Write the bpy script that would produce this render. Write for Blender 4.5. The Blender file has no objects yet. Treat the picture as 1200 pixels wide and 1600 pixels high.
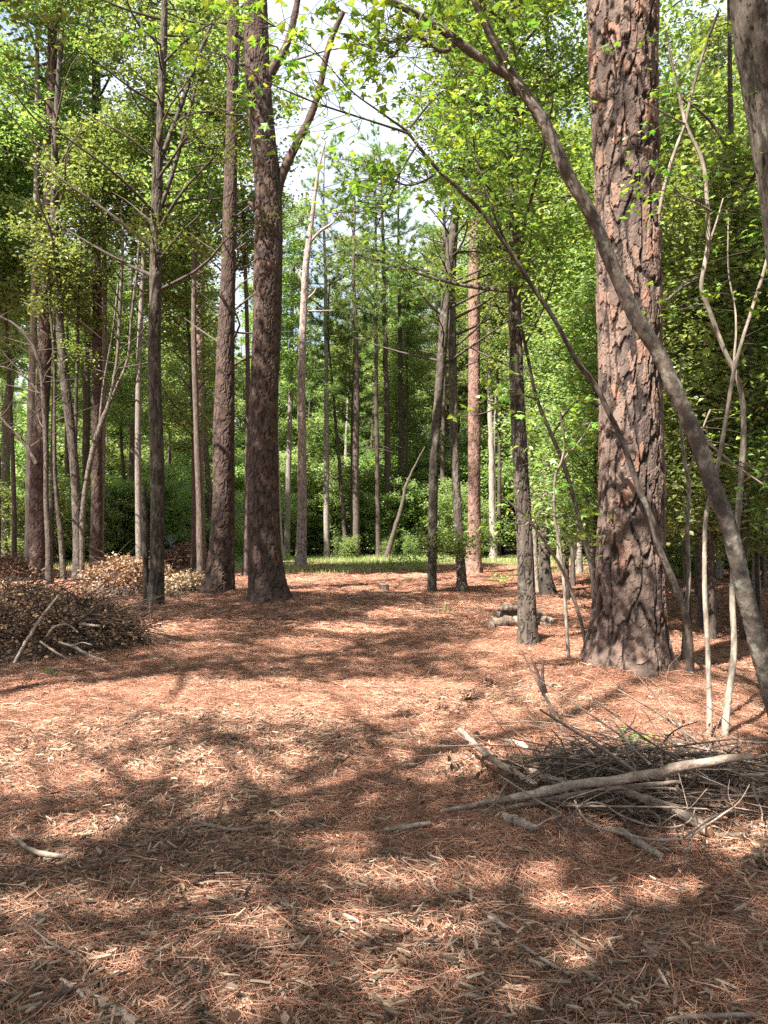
import bpy, math, random
import numpy as np
from mathutils import Vector, Matrix

# ------------------------------------------------------------------ camera, world, sun, exposure
SC = bpy.context.scene
COL = SC.collection
F_PX, CX, HY, EYE = 1210.0, 600.0, 825.0, 1.6
cam_d = bpy.data.cameras.new('camera')
cam = bpy.data.objects.new('camera', cam_d)
COL.objects.link(cam)
cam_d.sensor_fit = 'VERTICAL'
cam_d.sensor_height = 24.0
cam_d.lens = 24.0 * F_PX / 1600.0
cam_d.shift_y = 25.0 / 1600.0
cam_d.clip_start = 0.05
cam_d.clip_end = 3000
cam.location = (0, 0, EYE)
cam.rotation_euler = (math.radians(90), 0, 0)
SC.camera = cam

SUN = np.array([-0.62, -0.60, 1.20])
SUN /= np.linalg.norm(SUN)
world = bpy.data.worlds.new('World')
SC.world = world
world.use_nodes = True
wn = world.node_tree
for n in list(wn.nodes):
    wn.nodes.remove(n)
w_out = wn.nodes.new('ShaderNodeOutputWorld')
w_bg = wn.nodes.new('ShaderNodeBackground')
w_sky = wn.nodes.new('ShaderNodeTexSky')
w_sky.sky_type = 'NISHITA'
w_sky.sun_disc = False
w_sky.sun_elevation = math.asin(SUN[2])
w_sky.sun_rotation = math.atan2(SUN[0], SUN[1])
w_sky.air_density = 1.0
w_sky.dust_density = 2.0
# thin broken cloud: procedural, the same all over the dome
w_tc = wn.nodes.new('ShaderNodeTexCoord')
w_no = wn.nodes.new('ShaderNodeTexNoise')
w_no.inputs['Scale'].default_value = 3.0
w_no.inputs['Detail'].default_value = 7
w_cr = wn.nodes.new('ShaderNodeValToRGB')
w_cr.color_ramp.elements[0].position = 0.30
w_cr.color_ramp.elements[1].position = 0.52
w_mx = wn.nodes.new('ShaderNodeMixRGB')
w_mx.inputs['Color2'].default_value = (3.9, 4.3, 5.0, 1)
wn.links.new(w_tc.outputs['Generated'], w_no.inputs['Vector'])
wn.links.new(w_no.outputs['Fac'], w_cr.inputs['Fac'])
wn.links.new(w_cr.outputs['Color'], w_mx.inputs['Fac'])
wn.links.new(w_sky.outputs['Color'], w_mx.inputs['Color1'])
wn.links.new(w_mx.outputs['Color'], w_bg.inputs['Color'])
w_bg.inputs['Strength'].default_value = 0.068
wn.links.new(w_bg.outputs['Background'], w_out.inputs['Surface'])

sun_d = bpy.data.lights.new('sun', 'SUN')
sun_d.energy = 5.0
sun_d.angle = math.radians(0.53)
sun_d.color = (1.0, 0.94, 0.86)
sun = bpy.data.objects.new('sun', sun_d)
COL.objects.link(sun)
sun.location = (-40, -28, 74)
sun.rotation_euler = Vector(SUN).to_track_quat('Z', 'Y').to_euler()

SC.view_settings.view_transform = 'Standard'
SC.view_settings.look = 'None'
SC.view_settings.exposure = 2.17
SC.view_settings.gamma = 1.0
SC.view_settings.use_curve_mapping = False
SC.render.engine = 'CYCLES'
SC.cycles.max_bounces = 9
SC.cycles.diffuse_bounces = 7
SC.cycles.glossy_bounces = 2
SC.cycles.transmission_bounces = 4
SC.cycles.sample_clamp_indirect = 6
SC.cycles.use_denoising = False

rng = np.random.default_rng(7)
random.seed(7)

# ------------------------------------------------------------------ noise
def hsh(ix, iy, seed=0):
    ix = np.asarray(ix).astype(np.int64); iy = np.asarray(iy).astype(np.int64)
    h = (ix * 374761393 + iy * 668265263 + seed * 974711) & 0xffffffff
    h = ((h ^ (h >> 13)) * 1274126177) & 0xffffffff
    h = ((h ^ (h >> 16)) * 2246822519) & 0xffffffff
    h = h ^ (h >> 15)
    return (h & 0xffffff) / float(0xffffff)

def vnoise(x, y, seed=0, wrap=None):
    ix = np.floor(x).astype(np.int64); iy = np.floor(y).astype(np.int64)
    fx = x - ix; fy = y - iy
    fx = fx * fx * (3 - 2 * fx); fy = fy * fy * (3 - 2 * fy)
    x0, x1 = ix, ix + 1
    if wrap:
        x0 = np.mod(x0, wrap); x1 = np.mod(x1, wrap)
    a = hsh(x0, iy, seed); b = hsh(x1, iy, seed); c = hsh(x0, iy + 1, seed); d = hsh(x1, iy + 1, seed)
    return (a * (1 - fx) + b * fx) * (1 - fy) + (c * (1 - fx) + d * fx) * fy

def fbm(x, y, seed=0, o=4, wrap=None):
    s, a, t = 0.0, 0.5, 0.0
    for k in range(o):
        s = s + a * vnoise(x * 2 ** k, y * 2 ** k, seed + k * 17, wrap * 2 ** k if wrap else None)
        t += a; a *= 0.5
    return s / t

def sstep(a, b, x):
    t = np.clip((x - a) / (b - a), 0, 1)
    return t * t * (3 - 2 * t)

# ------------------------------------------------------------------ pixels of the survey -> places
def ground_h(x, y):
    x = np.asarray(x, float); y = np.asarray(y, float)
    h = (fbm(x * 0.35 + 50, y * 0.35 + 50, 3, 3) - 0.5) * 0.14
    h = h + (fbm(x * 1.6 + 50, y * 1.6 + 50, 9, 3) - 0.5) * 0.07
    for (mx, my, r, a) in ((2.5, 7.9, 0.75, 0.16), (-2.45, 16.5, 0.9, 0.12), (2.0, 10.5, 0.4, 0.05), (-1.6, 15.6, 0.9, 0.1)):
        h = h + a * np.exp(-((x - mx) ** 2 + (y - my) ** 2) / (2 * r * r))
    near = np.clip((y - 1.0) / 4, 0.25, 1)
    return h * near

def depth_of(py):
    return EYE * F_PX / (py - HY)

def P3(px, py, Y):
    return np.array([(px - CX) / F_PX * Y, Y, EYE + (HY - py) / F_PX * Y])

def gnd(px, py):
    """the point of the ground seen at that place of the survey photo"""
    Y = depth_of(py)
    for _ in range(6):
        x = (px - CX) / F_PX * Y
        Y = (EYE - float(ground_h(x, Y))) * F_PX / (py - HY)
    x = (px - CX) / F_PX * Y
    return np.array([x, Y, float(ground_h(x, Y))])

# canopy openings put in for the light: ground ellipses the sun should reach
LIT = []
for (px, py, rx, ry, k) in (
        (300, 1105, 330, 40, .95), (90, 1150, 190, 66, .9), (560, 1088, 190, 26, .95), (330, 1202, 120, 20, .9), (50, 1215, 110, 24, .9),
        (1010, 1108, 190, 46, .96), (890, 1045, 150, 42, .95), (700, 1190, 70, 34, .9), (770, 1140, 110, 46, .9), (860, 1010, 60, 30, .9),
        (560, 915, 150, 15, .97), (720, 905, 200, 12, .97), (470, 900, 90, 12, .97), (900, 918, 120, 13, .95),
        (265, 985, 60, 18, .9), (300, 1022, 70, 11, .85), (110, 925, 130, 30, .85), (290, 910, 40, 20, .9),
        (60, 1415, 60, 12, .85), (180, 1422, 50, 8, .8), (620, 1372, 110, 14, .85), (545, 1440, 45, 10, .8), (235, 1500, 55, 10, .85),
        (400, 1452, 40, 9, .8), (900, 1410, 90, 9, .85), (960, 1500, 70, 12, .8), (1150, 1310, 80, 30, .8), (330, 1275, 50, 10, .8),
        (790, 1360, 60, 16, .8), (150, 1290, 60, 10, .8), (470, 1235, 60, 8, .8), (520, 1320, 50, 8, .8), (90, 1345, 50, 8, .75), (350, 1395, 50, 7, .8), (700, 1450, 50, 8, .8), (1060, 1400, 60, 8, .8), (860, 1560, 60, 9, .8), (330, 1560, 60, 9, .8), (600, 1540, 50, 9, .8), (60, 1490, 50, 10, .7), (480, 1010, 60, 7, .8), (560, 985, 60, 7, .8), (1130, 1020, 80, 14, .8),
        (640, 960, 70, 8, .8), (1010, 1180, 150, 34, .8)):
    y0, y1 = depth_of(py + ry), depth_of(py - ry)
    yc = (y0 + y1) / 2
    LIT.append(((px - CX) / F_PX * yc, yc, rx / F_PX * yc, (y1 - y0) / 2, k))
LIT.append((3.6, 8.75, 1.7, 0.8, .9))      # lets the sun on to the big pine's foot
LIT = np.array(LIT)

def lit_reject(C, rng):
    """True for foliage that would shut one of the openings"""
    g = C - SUN[None, :] * (C[:, 2:3] / SUN[2])
    keep = np.zeros(len(C))
    rag = (fbm(g[:, 0] * 1.6 + 70, g[:, 1] * 2.6 + 70, 77, 3) - .5) * .8 + (fbm(g[:, 0] * 6, g[:, 1] * 8, 78, 2) - .5) * .9
    for (x, y, rx, ry, k) in LIT:
        d = ((g[:, 0] - x) / (rx + .06)) ** 2 + ((g[:, 1] - y) / (ry + .06)) ** 2 + rag
        keep = np.maximum(keep, k * (d < 1.0))
    return rng.random(len(C)) < keep ** .22

# ------------------------------------------------------------------ mesh building
class MB:
    def __init__(s):
        s.v = []; s.f = []; s.n = 0
    def add(s, V, Fq, mat=0, tint=None, smooth=True):
        V = np.asarray(V, float).reshape(-1, 3); Fq = np.asarray(Fq, np.int64)
        if len(Fq) == 0:
            return
        t = np.full(len(Fq), 0.5) if tint is None else np.broadcast_to(np.asarray(tint, float), (len(Fq),))
        s.v.append(V); s.f.append((Fq + s.n, mat, t, smooth)); s.n += len(V)

def mesh_of(mb, name, mats, base=(0, 0, 0), pattr=None):
    V = np.concatenate(mb.v) - np.asarray(base, float)[None]
    li, ls, mi, ti, sm = [], [], [], [], []
    o = 0
    for (Fq, mat, t, smooth) in mb.f:
        n, k = Fq.shape
        li.append(Fq.ravel()); ls.append(o + np.arange(n) * k); o += n * k
        mi.append(np.full(n, mat, np.int32)); ti.append(t); sm.append(np.full(n, smooth))
    li = np.concatenate(li).astype(np.int32); ls = np.concatenate(ls).astype(np.int32)
    me = bpy.data.meshes.new(name)
    me.vertices.add(len(V)); me.vertices.foreach_set('co', V.astype(np.float32).ravel())
    me.loops.add(len(li)); me.loops.foreach_set('vertex_index', li)
    me.polygons.add(len(ls)); me.polygons.foreach_set('loop_start', ls)
    me.polygons.foreach_set('material_index', np.concatenate(mi))
    me.polygons.foreach_set('use_smooth', np.concatenate(sm))
    me.update(calc_edges=True)
    a = me.attributes.new('tint', 'FLOAT', 'FACE')
    a.data.foreach_set('value', np.concatenate(ti).astype(np.float32))
    if pattr:
        for k, val in pattr.items():
            a = me.attributes.new(k, 'FLOAT', 'POINT')
            a.data.foreach_set('value', np.asarray(val, np.float32).ravel())
    for m in (mats if isinstance(mats, (list, tuple)) else [mats]):
        me.materials.append(m)
    return me

def tag(o, label=None, cat=None, group=None, kind=None):
    if label: o['label'] = label
    if cat: o['category'] = cat
    if group: o['group'] = group
    if kind: o['kind'] = kind
    return o

def thing(name, label, cat, base, group=None):
    o = bpy.data.objects.new(name, None)
    o.empty_display_size = 0.2
    COL.objects.link(o)
    o.location = base
    return tag(o, label, cat, group)

def part(name, mb, mats, parent=None, base=None, pattr=None):
    b = np.array(parent.location) if parent is not None else np.asarray(base if base is not None else (0, 0, 0), float)
    if parent is not None and parent.parent is not None:
        b = b + np.array(parent.parent.location)
    o = bpy.data.objects.new(name, mesh_of(mb, name, mats, b, pattr))
    COL.objects.link(o)
    if parent is not None:
        o.parent = parent
    else:
        o.location = b
    return o

def spline(nodes, n):
    """Catmull-Rom through nodes (m,k) -> (n,k), evenly by chord length"""
    N = np.asarray(nodes, float)
    if len(N) == 2:
        t = np.linspace(0, 1, n)[:, None]
        return N[0] * (1 - t) + N[1] * t
    d = np.concatenate([[0], np.cumsum(np.linalg.norm(np.diff(N[:, :3], axis=0), axis=1))])
    P = np.concatenate([[2 * N[0] - N[1]], N, [2 * N[-1] - N[-2]]])
    u = np.linspace(0, d[-1], n)
    i = np.clip(np.searchsorted(d, u, side='right') - 1, 0, len(N) - 2)
    t = ((u - d[i]) / np.maximum(d[i + 1] - d[i], 1e-9))[:, None]
    p0, p1, p2, p3 = P[i], P[i + 1], P[i + 2], P[i + 3]
    return 0.5 * (2 * p1 + (p2 - p0) * t + (2 * p0 - 5 * p1 + 4 * p2 - p3) * t ** 2 + (3 * p1 - p0 - 3 * p2 + p3) * t ** 3)

def frames(P):
    """P (B,n,3) -> tangent-following frames n1,n2"""
    T = np.gradient(P, axis=1)
    T /= np.maximum(np.linalg.norm(T, axis=2, keepdims=True), 1e-9)
    ref = np.where(np.abs(T[:, :, 1:2]) < 0.8, np.array([0, 1.0, 0]), np.array([1.0, 0, 0]))
    ref = np.broadcast_to(np.median(ref, axis=1, keepdims=True), T.shape)
    n1 = np.cross(ref, T); n1 /= np.maximum(np.linalg.norm(n1, axis=2, keepdims=True), 1e-9)
    n2 = np.cross(T, n1)
    return n1, n2

def tubes(mb, P, R, k=6, mat=0, tint=None, cap=True, wob=0.0, seed=0):
    """a batch of tapered tubes: P (B,n,3), R (B,n)"""
    P = np.asarray(P, float); R = np.asarray(R, float)
    if P.ndim == 2:
        P = P[None]; R = R[None]
    B, n, _ = P.shape
    if B == 0:
        return
    n1, n2 = frames(P)
    th = np.arange(k) / k * 2 * np.pi
    rr = R[:, :, None] * np.ones(k)
    if wob:
        g = np.random.default_rng(seed)
        rr = rr * (1 + wob * g.normal(size=rr.shape))
    V = P[:, :, None, :] + rr[..., None] * (np.cos(th)[None, None, :, None] * n1[:, :, None, :] + np.sin(th)[None, None, :, None] * n2[:, :, None, :])
    b, j, a = np.meshgrid(np.arange(B), np.arange(n - 1), np.arange(k), indexing='ij')
    a2 = (a + 1) % k
    ix = lambda b, j, a: (b * n + j) * k + a
    Fq = np.stack([ix(b, j, a), ix(b, j, a2), ix(b, j + 1, a2), ix(b, j + 1, a)], -1).reshape(-1, 4)
    tt = None
    if tint is not None:
        tt = np.repeat(np.broadcast_to(tint, (B,)), (n - 1) * k)
    mb.add(V, Fq, mat, tt)
    if cap:
        Vc = V.reshape(B, n, k, 3)
        caps = np.arange(B * k).reshape(B, k)
        tc = None if tint is None else np.broadcast_to(tint, (B,))
        mb.add(Vc[:, -1].reshape(-1, 3), caps, mat, tc, False)
        mb.add(Vc[:, 0].reshape(-1, 3), caps[:, ::-1], mat, tc, False)

def unit(v):
    return v / np.maximum(np.linalg.norm(v, axis=-1, keepdims=True), 1e-9)

def leaf_quads(mb, C, size, g, mat=1, tilt=0.55, aspect=0.55, tint=None, droop=0.25):
    """one folded leaf per point of C"""
    n = len(C)
    if n == 0:
        return
    N = unit(np.stack([g.normal(0, tilt, n), g.normal(0, tilt, n), np.ones(n)], 1))
    az = g.random(n) * 2 * np.pi
    A = np.stack([np.cos(az), np.sin(az), -droop + g.normal(0, 0.25, n)], 1)
    A = unit(A - N * (A * N).sum(1, keepdims=True))
    Bv = np.cross(N, A)
    s = (size * g.uniform(0.65, 1.3, n))[:, None]
    f = N * s * g.uniform(0.05, 0.2, (n, 1))
    v0 = C - A * s * 0.5
    v1 = C + A * s * 0.02 + Bv * s * aspect * 0.5 + f
    v2 = C + A * s * 0.5
    v3 = C + A * s * 0.02 - Bv * s * aspect * 0.5 + f
    V = np.stack([v0, v1, v2, v3], 1).reshape(-1, 3)
    Fq = np.arange(n * 4).reshape(-1, 4)
    mb.add(V, Fq, mat, g.random(n) if tint is None else tint, False)

# ------------------------------------------------------------------ materials
def new_mat(name):
    m = bpy.data.materials.new(name); m.use_nodes = True
    nt = m.node_tree
    for n in list(nt.nodes):
        nt.nodes.remove(n)
    out = nt.nodes.new('ShaderNodeOutputMaterial')
    return m, nt, out

def ramp(nt, stops, fac=None, interp='LINEAR'):
    r = nt.nodes.new('ShaderNodeValToRGB')
    r.color_ramp.interpolation = interp
    el = r.color_ramp.elements
    while len(el) < len(stops):
        el.new(0.5)
    for e, (p, c) in zip(el, stops):
        e.position = p; e.color = (*c, 1)
    if fac is not None:
        nt.links.new(fac, r.inputs['Fac'])
    return r.outputs['Color']

def attr(nt, name):
    a = nt.nodes.new('ShaderNodeAttribute'); a.attribute_name = name
    return a.outputs['Fac']

def noise(nt, scale, detail=4, vec=None, mapscale=None, rough=0.55):
    n = nt.nodes.new('ShaderNodeTexNoise')
    n.inputs['Scale'].default_value = scale; n.inputs['Detail'].default_value = detail
    n.inputs['Roughness'].default_value = rough
    if vec is None:
        tc = nt.nodes.new('ShaderNodeTexCoord'); vec = tc.outputs['Object']
    if mapscale:
        mp = nt.nodes.new('ShaderNodeMapping'); mp.inputs['Scale'].default_value = mapscale
        nt.links.new(vec, mp.inputs['Vector']); vec = mp.outputs['Vector']
    nt.links.new(vec, n.inputs['Vector'])
    return n.outputs['Fac']

def mix(nt, a, b, fac, mode='MIX'):
    m = nt.nodes.new('ShaderNodeMixRGB'); m.blend_type = mode
    for s, val in (('Fac', fac), ('Color1', a), ('Color2', b)):
        if isinstance(val, (int, float)):
            m.inputs[s].default_value = val
        elif isinstance(val, tuple):
            m.inputs[s].default_value = (*val, 1)
        else:
            nt.links.new(val, m.inputs[s])
    return m.outputs['Color']

def math_n(nt, op, a, b=0.0):
    m = nt.nodes.new('ShaderNodeMath'); m.operation = op
    for i, val in enumerate((a, b)):
        if isinstance(val, (int, float)):
            m.inputs[i].default_value = val
        else:
            nt.links.new(val, m.inputs[i])
    return m.outputs[0]

def bump(nt, h, dist, strength=1.0):
    b = nt.nodes.new('ShaderNodeBump'); b.inputs['Distance'].default_value = dist; b.inputs['Strength'].default_value = strength
    nt.links.new(h, b.inputs['Height'])
    return b.outputs['Normal']

def surf(nt, out, col, rough=0.85, nrm=None, spec=0.25):
    p = nt.nodes.new('ShaderNodeBsdfPrincipled')
    if isinstance(col, tuple):
        p.inputs['Base Color'].default_value = (*col, 1)
    else:
        nt.links.new(col, p.inputs['Base Color'])
    p.inputs['Roughness'].default_value = rough
    p.inputs['Specular IOR Level'].default_value = spec
    if nrm is not None:
        nt.links.new(nrm, p.inputs['Normal'])
    nt.links.new(p.outputs[0], out.inputs['Surface'])
    return p

def leaf_mat(name, stops, trans=0.45, rough=0.45, obj_var=0.25, spec=0.3, tcol=(1.22, 1.15, .60)):
    m, nt, out = new_mat(name)
    t = attr(nt, 'tint')
    col = ramp(nt, stops, t)
    oi = nt.nodes.new('ShaderNodeObjectInfo')
    v = math_n(nt, 'ADD', math_n(nt, 'MULTIPLY', oi.outputs['Random'], obj_var * 2), 1 - obj_var)
    hsv = nt.nodes.new('ShaderNodeHueSaturation')
    nt.links.new(col, hsv.inputs['Color']); nt.links.new(v, hsv.inputs['Value'])
    hv = math_n(nt, 'ADD', math_n(nt, 'MULTIPLY', oi.outputs['Random'], 0.05), 0.475)
    nt.links.new(hv, hsv.inputs['Hue'])
    p = surf(nt, out, hsv.outputs['Color'], rough, None, spec)
    tr = nt.nodes.new('ShaderNodeBsdfTranslucent')
    tc = mix(nt, hsv.outputs['Color'], tuple(c * trans * 1.6 for c in tcol), 1.0, 'MULTIPLY')
    nt.links.new(tc, tr.inputs['Color'])
    mx = nt.nodes.new('ShaderNodeAddShader')
    nt.links.new(p.outputs[0], mx.inputs[0]); nt.links.new(tr.outputs[0], mx.inputs[1])
    nt.links.new(mx.outputs[0], out.inputs['Surface'])
    return m

M = {}
M['leaf'] = leaf_mat('leaf_green', [(0, (.042, .068, .018)), (.5, (.078, .114, .028)), (.85, (.125, .158, .036)), (1, (.19, .19, .045))], trans=.6)
M['leaf_near'] = leaf_mat('leaf_bright', [(0, (.06, .13, .022)), (.6, (.10, .19, .03)), (1, (.18, .23, .035))], trans=0.5)
M['leaf_far'] = leaf_mat('leaf_far', [(0, (.055, .088, .034)), (.5, (.100, .142, .055)), (1, (.18, .205, .075))], trans=0.72)
M['needle'] = leaf_mat('pine_needle', [(0, (.055, .095, .030)), (.6, (.10, .145, .045)), (1, (.17, .18, .06))], trans=0.6)
M['dead_leaf'] = leaf_mat('dead_leaf', [(0, (.05, .031, .022)), (.4, (.13, .076, .047)), (.75, (.25, .15, .092)), (1, (.46, .33, .235))], trans=0.2, rough=0.6, tcol=(1.2, .9, .6))
M['tan_leaf'] = leaf_mat('tan_leaf', [(0, (.18, .115, .07)), (.5, (.33, .235, .155)), (1, (.54, .43, .33))], trans=0.15, rough=0.6, tcol=(1.1, .9, .7))
M['grass'] = leaf_mat('grass_blade', [(0, (.09, .13, .035)), (.6, (.18, .22, .075)), (1, (.36, .33, .17))], trans=0.3)

def bark_mat(name, fis_c, stops, rough=0.9, lichen=0.0, bscale=70, bdist=0.006, fine=0.5):
    """for trunks with modelled bark: 'fis' 0 in the cracks, 1 on the plates; 'tone' one value per plate"""
    m, nt, out = new_mat(name)
    pl = ramp(nt, stops, attr(nt, 'tone'))
    n1 = noise(nt, bscale, 5, mapscale=(1, 1, .45), rough=0.65)
    pl = mix(nt, pl, (0.42, 0.42, 0.42), math_n(nt, 'MULTIPLY', n1, fine), 'OVERLAY')
    fl = ramp(nt, [(.45, (0, 0, 0)), (.62, (1, 1, 1))], noise(nt, 16, 4))
    pl = mix(nt, pl, mix(nt, pl, (1.5, 1.45, 1.4), 1.0, 'MULTIPLY'), math_n(nt, 'MULTIPLY', fl, .45))
    if lichen:
        lf = ramp(nt, [(.56, (0, 0, 0)), (.66, (1, 1, 1))], noise(nt, 7, 6, rough=.7))
        pl = mix(nt, pl, (.27, .30, .24), math_n(nt, 'MULTIPLY', lf, lichen))
    col = mix(nt, fis_c, pl, attr(nt, 'fis'))
    surf(nt, out, col, rough, bump(nt, n1, bdist, .8), .2)
    return m

M['bark_big'] = bark_mat('bark_pine_plated', (.030, .022, .019), [(0, (.085, .062, .053)), (.45, (.135, .097, .079)), (.75, (.185, .128, .102)), (.9, (.22, .118, .082)), (1, (.25, .118, .074))], bscale=42, bdist=.010, fine=.8)
M['bark_pine'] = bark_mat('bark_pine_dark', (.030, .023, .021), [(0, (.056, .039, .033)), (.5, (.078, .052, .042)), (.85, (.10, .064, .050)), (1, (.13, .078, .058))])
M['bark_pine_red'] = bark_mat('bark_pine_red', (.085, .055, .045), [(0, (.16, .10, .08)), (.5, (.22, .135, .105)), (1, (.30, .19, .15))])
M['bark_hard'] = bark_mat('bark_hardwood', (.030, .025, .021), [(0, (.058, .046, .038)), (.5, (.082, .066, .053)), (1, (.125, .102, .082))], lichen=.35, bscale=40, bdist=.008, fine=.7)
M['bark_lichen'] = bark_mat('bark_lichen', (.050, .042, .036), [(0, (.085, .068, .055)), (.5, (.13, .105, .085)), (1, (.19, .16, .13))], lichen=.85, bscale=26, bdist=.012, fine=1.0)
M['bark_pale'] = bark_mat('bark_pale', (.10, .083, .066), [(0, (.17, .14, .11)), (.5, (.24, .20, .16)), (1, (.33, .28, .225))], lichen=.35, bdist=.005, bscale=40, fine=.9)
M['bark_snag'] = bark_mat('bark_snag', (.14, .105, .09), [(0, (.24, .18, .16)), (.5, (.32, .25, .22)), (1, (.40, .33, .30))])

def simple_bark(name, c0, c1, c2, sc=(9, 9, 2.0)):
    m, nt, out = new_mat(name)
    n1 = noise(nt, 3.5, 6, mapscale=sc, rough=.65)
    oi = nt.nodes.new('ShaderNodeObjectInfo')
    col = ramp(nt, [(.33, c0), (.5, c1), (.68, c2)], n1)
    v = math_n(nt, 'ADD', math_n(nt, 'MULTIPLY', oi.outputs['Random'], .5), .75)
    h = nt.nodes.new('ShaderNodeHueSaturation')
    nt.links.new(col, h.inputs['Color']); nt.links.new(v, h.inputs['Value'])
    surf(nt, out, h.outputs['Color'], .9, bump(nt, n1, .03, .9), .2)
    return m

M['twig'] = simple_bark('twig_bark', (.05, .04, .032), (.085, .068, .054), (.13, .105, .085))
M['trunk_far'] = simple_bark('trunk_bark_far', (.042, .032, .027), (.088, .066, .054), (.155, .122, .10))
M['trunk_far_pale'] = simple_bark('trunk_bark_pale', (.13, .11, .09), (.22, .19, .16), (.34, .30, .255))
M['stick_grey'] = simple_bark('stick_grey', (.15, .108, .082), (.25, .19, .148), (.38, .305, .245), (5, 5, 5))
M['stick_pale'] = simple_bark('stick_pale', (.24, .178, .135), (.38, .30, .24), (.54, .45, .38), (5, 5, 5))
M['stick_dark'] = simple_bark('stick_dark', (.05, .034, .027), (.10, .07, .055), (.17, .12, .095), (5, 5, 5))

m, nt, out = new_mat('cut_wood')
rgs = noise(nt, 45, 3)
surf(nt, out, ramp(nt, [(.3, (.26, .13, .06)), (.6, (.42, .23, .11))], rgs), .8)
M['cut_wood'] = m

m, nt, out = new_mat('blue_plastic')
surf(nt, out, mix(nt, (.025, .035, .12), (.05, .06, .17), noise(nt, 40)), .4)
M['blue'] = m
m, nt, out = new_mat('grey_steel')
surf(nt, out, mix(nt, (.16, .165, .21), (.26, .27, .33), noise(nt, 40)), .4)
M['steel'] = m

# litter
def litter_mat(name, stops, rough=.7, trans=0.0):
    m, nt, out = new_mat(name)
    col = ramp(nt, stops, attr(nt, 'tint'))
    oi = nt.nodes.new('ShaderNodeObjectInfo')
    v = math_n(nt, 'ADD', math_n(nt, 'MULTIPLY', oi.outputs['Random'], .5), .75)
    h = nt.nodes.new('ShaderNodeHueSaturation')
    nt.links.new(col, h.inputs['Color']); nt.links.new(v, h.inputs['Value'])
    surf(nt, out, h.outputs['Color'], rough, None, .25)
    return m
M['straw'] = litter_mat('pine_straw', [(0, (.10, .048, .031)), (.35, (.27, .115, .069)), (.7, (.42, .195, .122)), (1, (.56, .35, .25))])
M['chip'] = litter_mat('wood_chip', [(0, (.06, .040, .028)), (.45, (.19, .125, .085)), (.8, (.33, .235, .16)), (1, (.52, .40, .29))])

# forest floor
m, nt, out = new_mat('forest_floor')
tc = nt.nodes.new('ShaderNodeTexCoord'); geo = tc.outputs['Object']
big = noise(nt, .55, 4, geo)
mid = noise(nt, 6, 6, geo, rough=.7)
fine = noise(nt, 55, 6, geo, (1, .45, 1), .75)
fine2 = noise(nt, 70, 5, geo, (.4, 1, 1), .75)
c_straw = ramp(nt, [(.28, (.10, .048, .031)), (.5, (.26, .118, .074)), (.72, (.43, .22, .145))], fine)
c_chip = ramp(nt, [(.3, (.08, .055, .041)), (.5, (.24, .165, .118)), (.72, (.43, .33, .245))], fine2)
c = mix(nt, c_straw, c_chip, ramp(nt, [(.42, (0, 0, 0)), (.62, (1, 1, 1))], mid))
c = mix(nt, c, mix(nt, c, (.72, .70, .68), 1.0, 'MULTIPLY'), ramp(nt, [(.4, (0, 0, 0)), (.6, (1, 1, 1))], big))
# mossy, grassy earth under the far trees
sp = nt.nodes.new('ShaderNodeSeparateXYZ'); nt.links.new(geo, sp.inputs[0])
far = math_n(nt, 'ADD', sp.outputs['Y'], math_n(nt, 'MULTIPLY', noise(nt, .5, 4, geo), 14.0))
fm = nt.nodes.new('ShaderNodeMapRange'); fm.inputs['From Min'].default_value = 34; fm.inputs['From Max'].default_value = 40
nt.links.new(far, fm.inputs['Value'])
c_far = ramp(nt, [(.3, (.07, .085, .03)), (.55, (.15, .15, .06)), (.75, (.30, .22, .12))], noise(nt, 9, 6, geo))
c = mix(nt, c, c_far, fm.outputs[0])
hgt = math_n(nt, 'ADD', fine, math_n(nt, 'MULTIPLY', mid, 1.2))
surf(nt, out, c, .9, bump(nt, hgt, .03, .9), .15)
M['floor'] = m

# ------------------------------------------------------------------ the setting: ground
def axis(lo, hi, fine_lo, fine_hi, step):
    a = list(np.arange(fine_lo, fine_hi + 1e-6, step))
    s, x = step, fine_hi
    while x < hi:
        s *= 1.18; x += s; a.append(min(x, hi))
    s, x = step, fine_lo
    while x > lo:
        s *= 1.18; x -= s; a.insert(0, max(x, lo))
    return np.unique(np.array(a))
gx = axis(-600, 600, -7, 7, .075); gy = axis(-600, 900, 1.2, 14, .075)
X, Yg = np.meshgrid(gx, gy)
far_fade = np.clip(1 - (np.hypot(X, Yg) - 60) / 60, 0, 1)
Z = ground_h(X, Yg) * far_fade
ny, nx = X.shape
jj, ii = np.meshgrid(np.arange(ny - 1), np.arange(nx - 1), indexing='ij')
q = np.stack([jj * nx + ii, jj * nx + ii + 1, (jj + 1) * nx + ii + 1, (jj + 1) * nx + ii], -1).reshape(-1, 4)
mb = MB(); mb.add(np.stack([X, Yg, Z], -1), q)
tag(part('ground', mb, M['floor']), 'forest floor of reddish pine straw and wood shreds', kind='structure')

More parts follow.
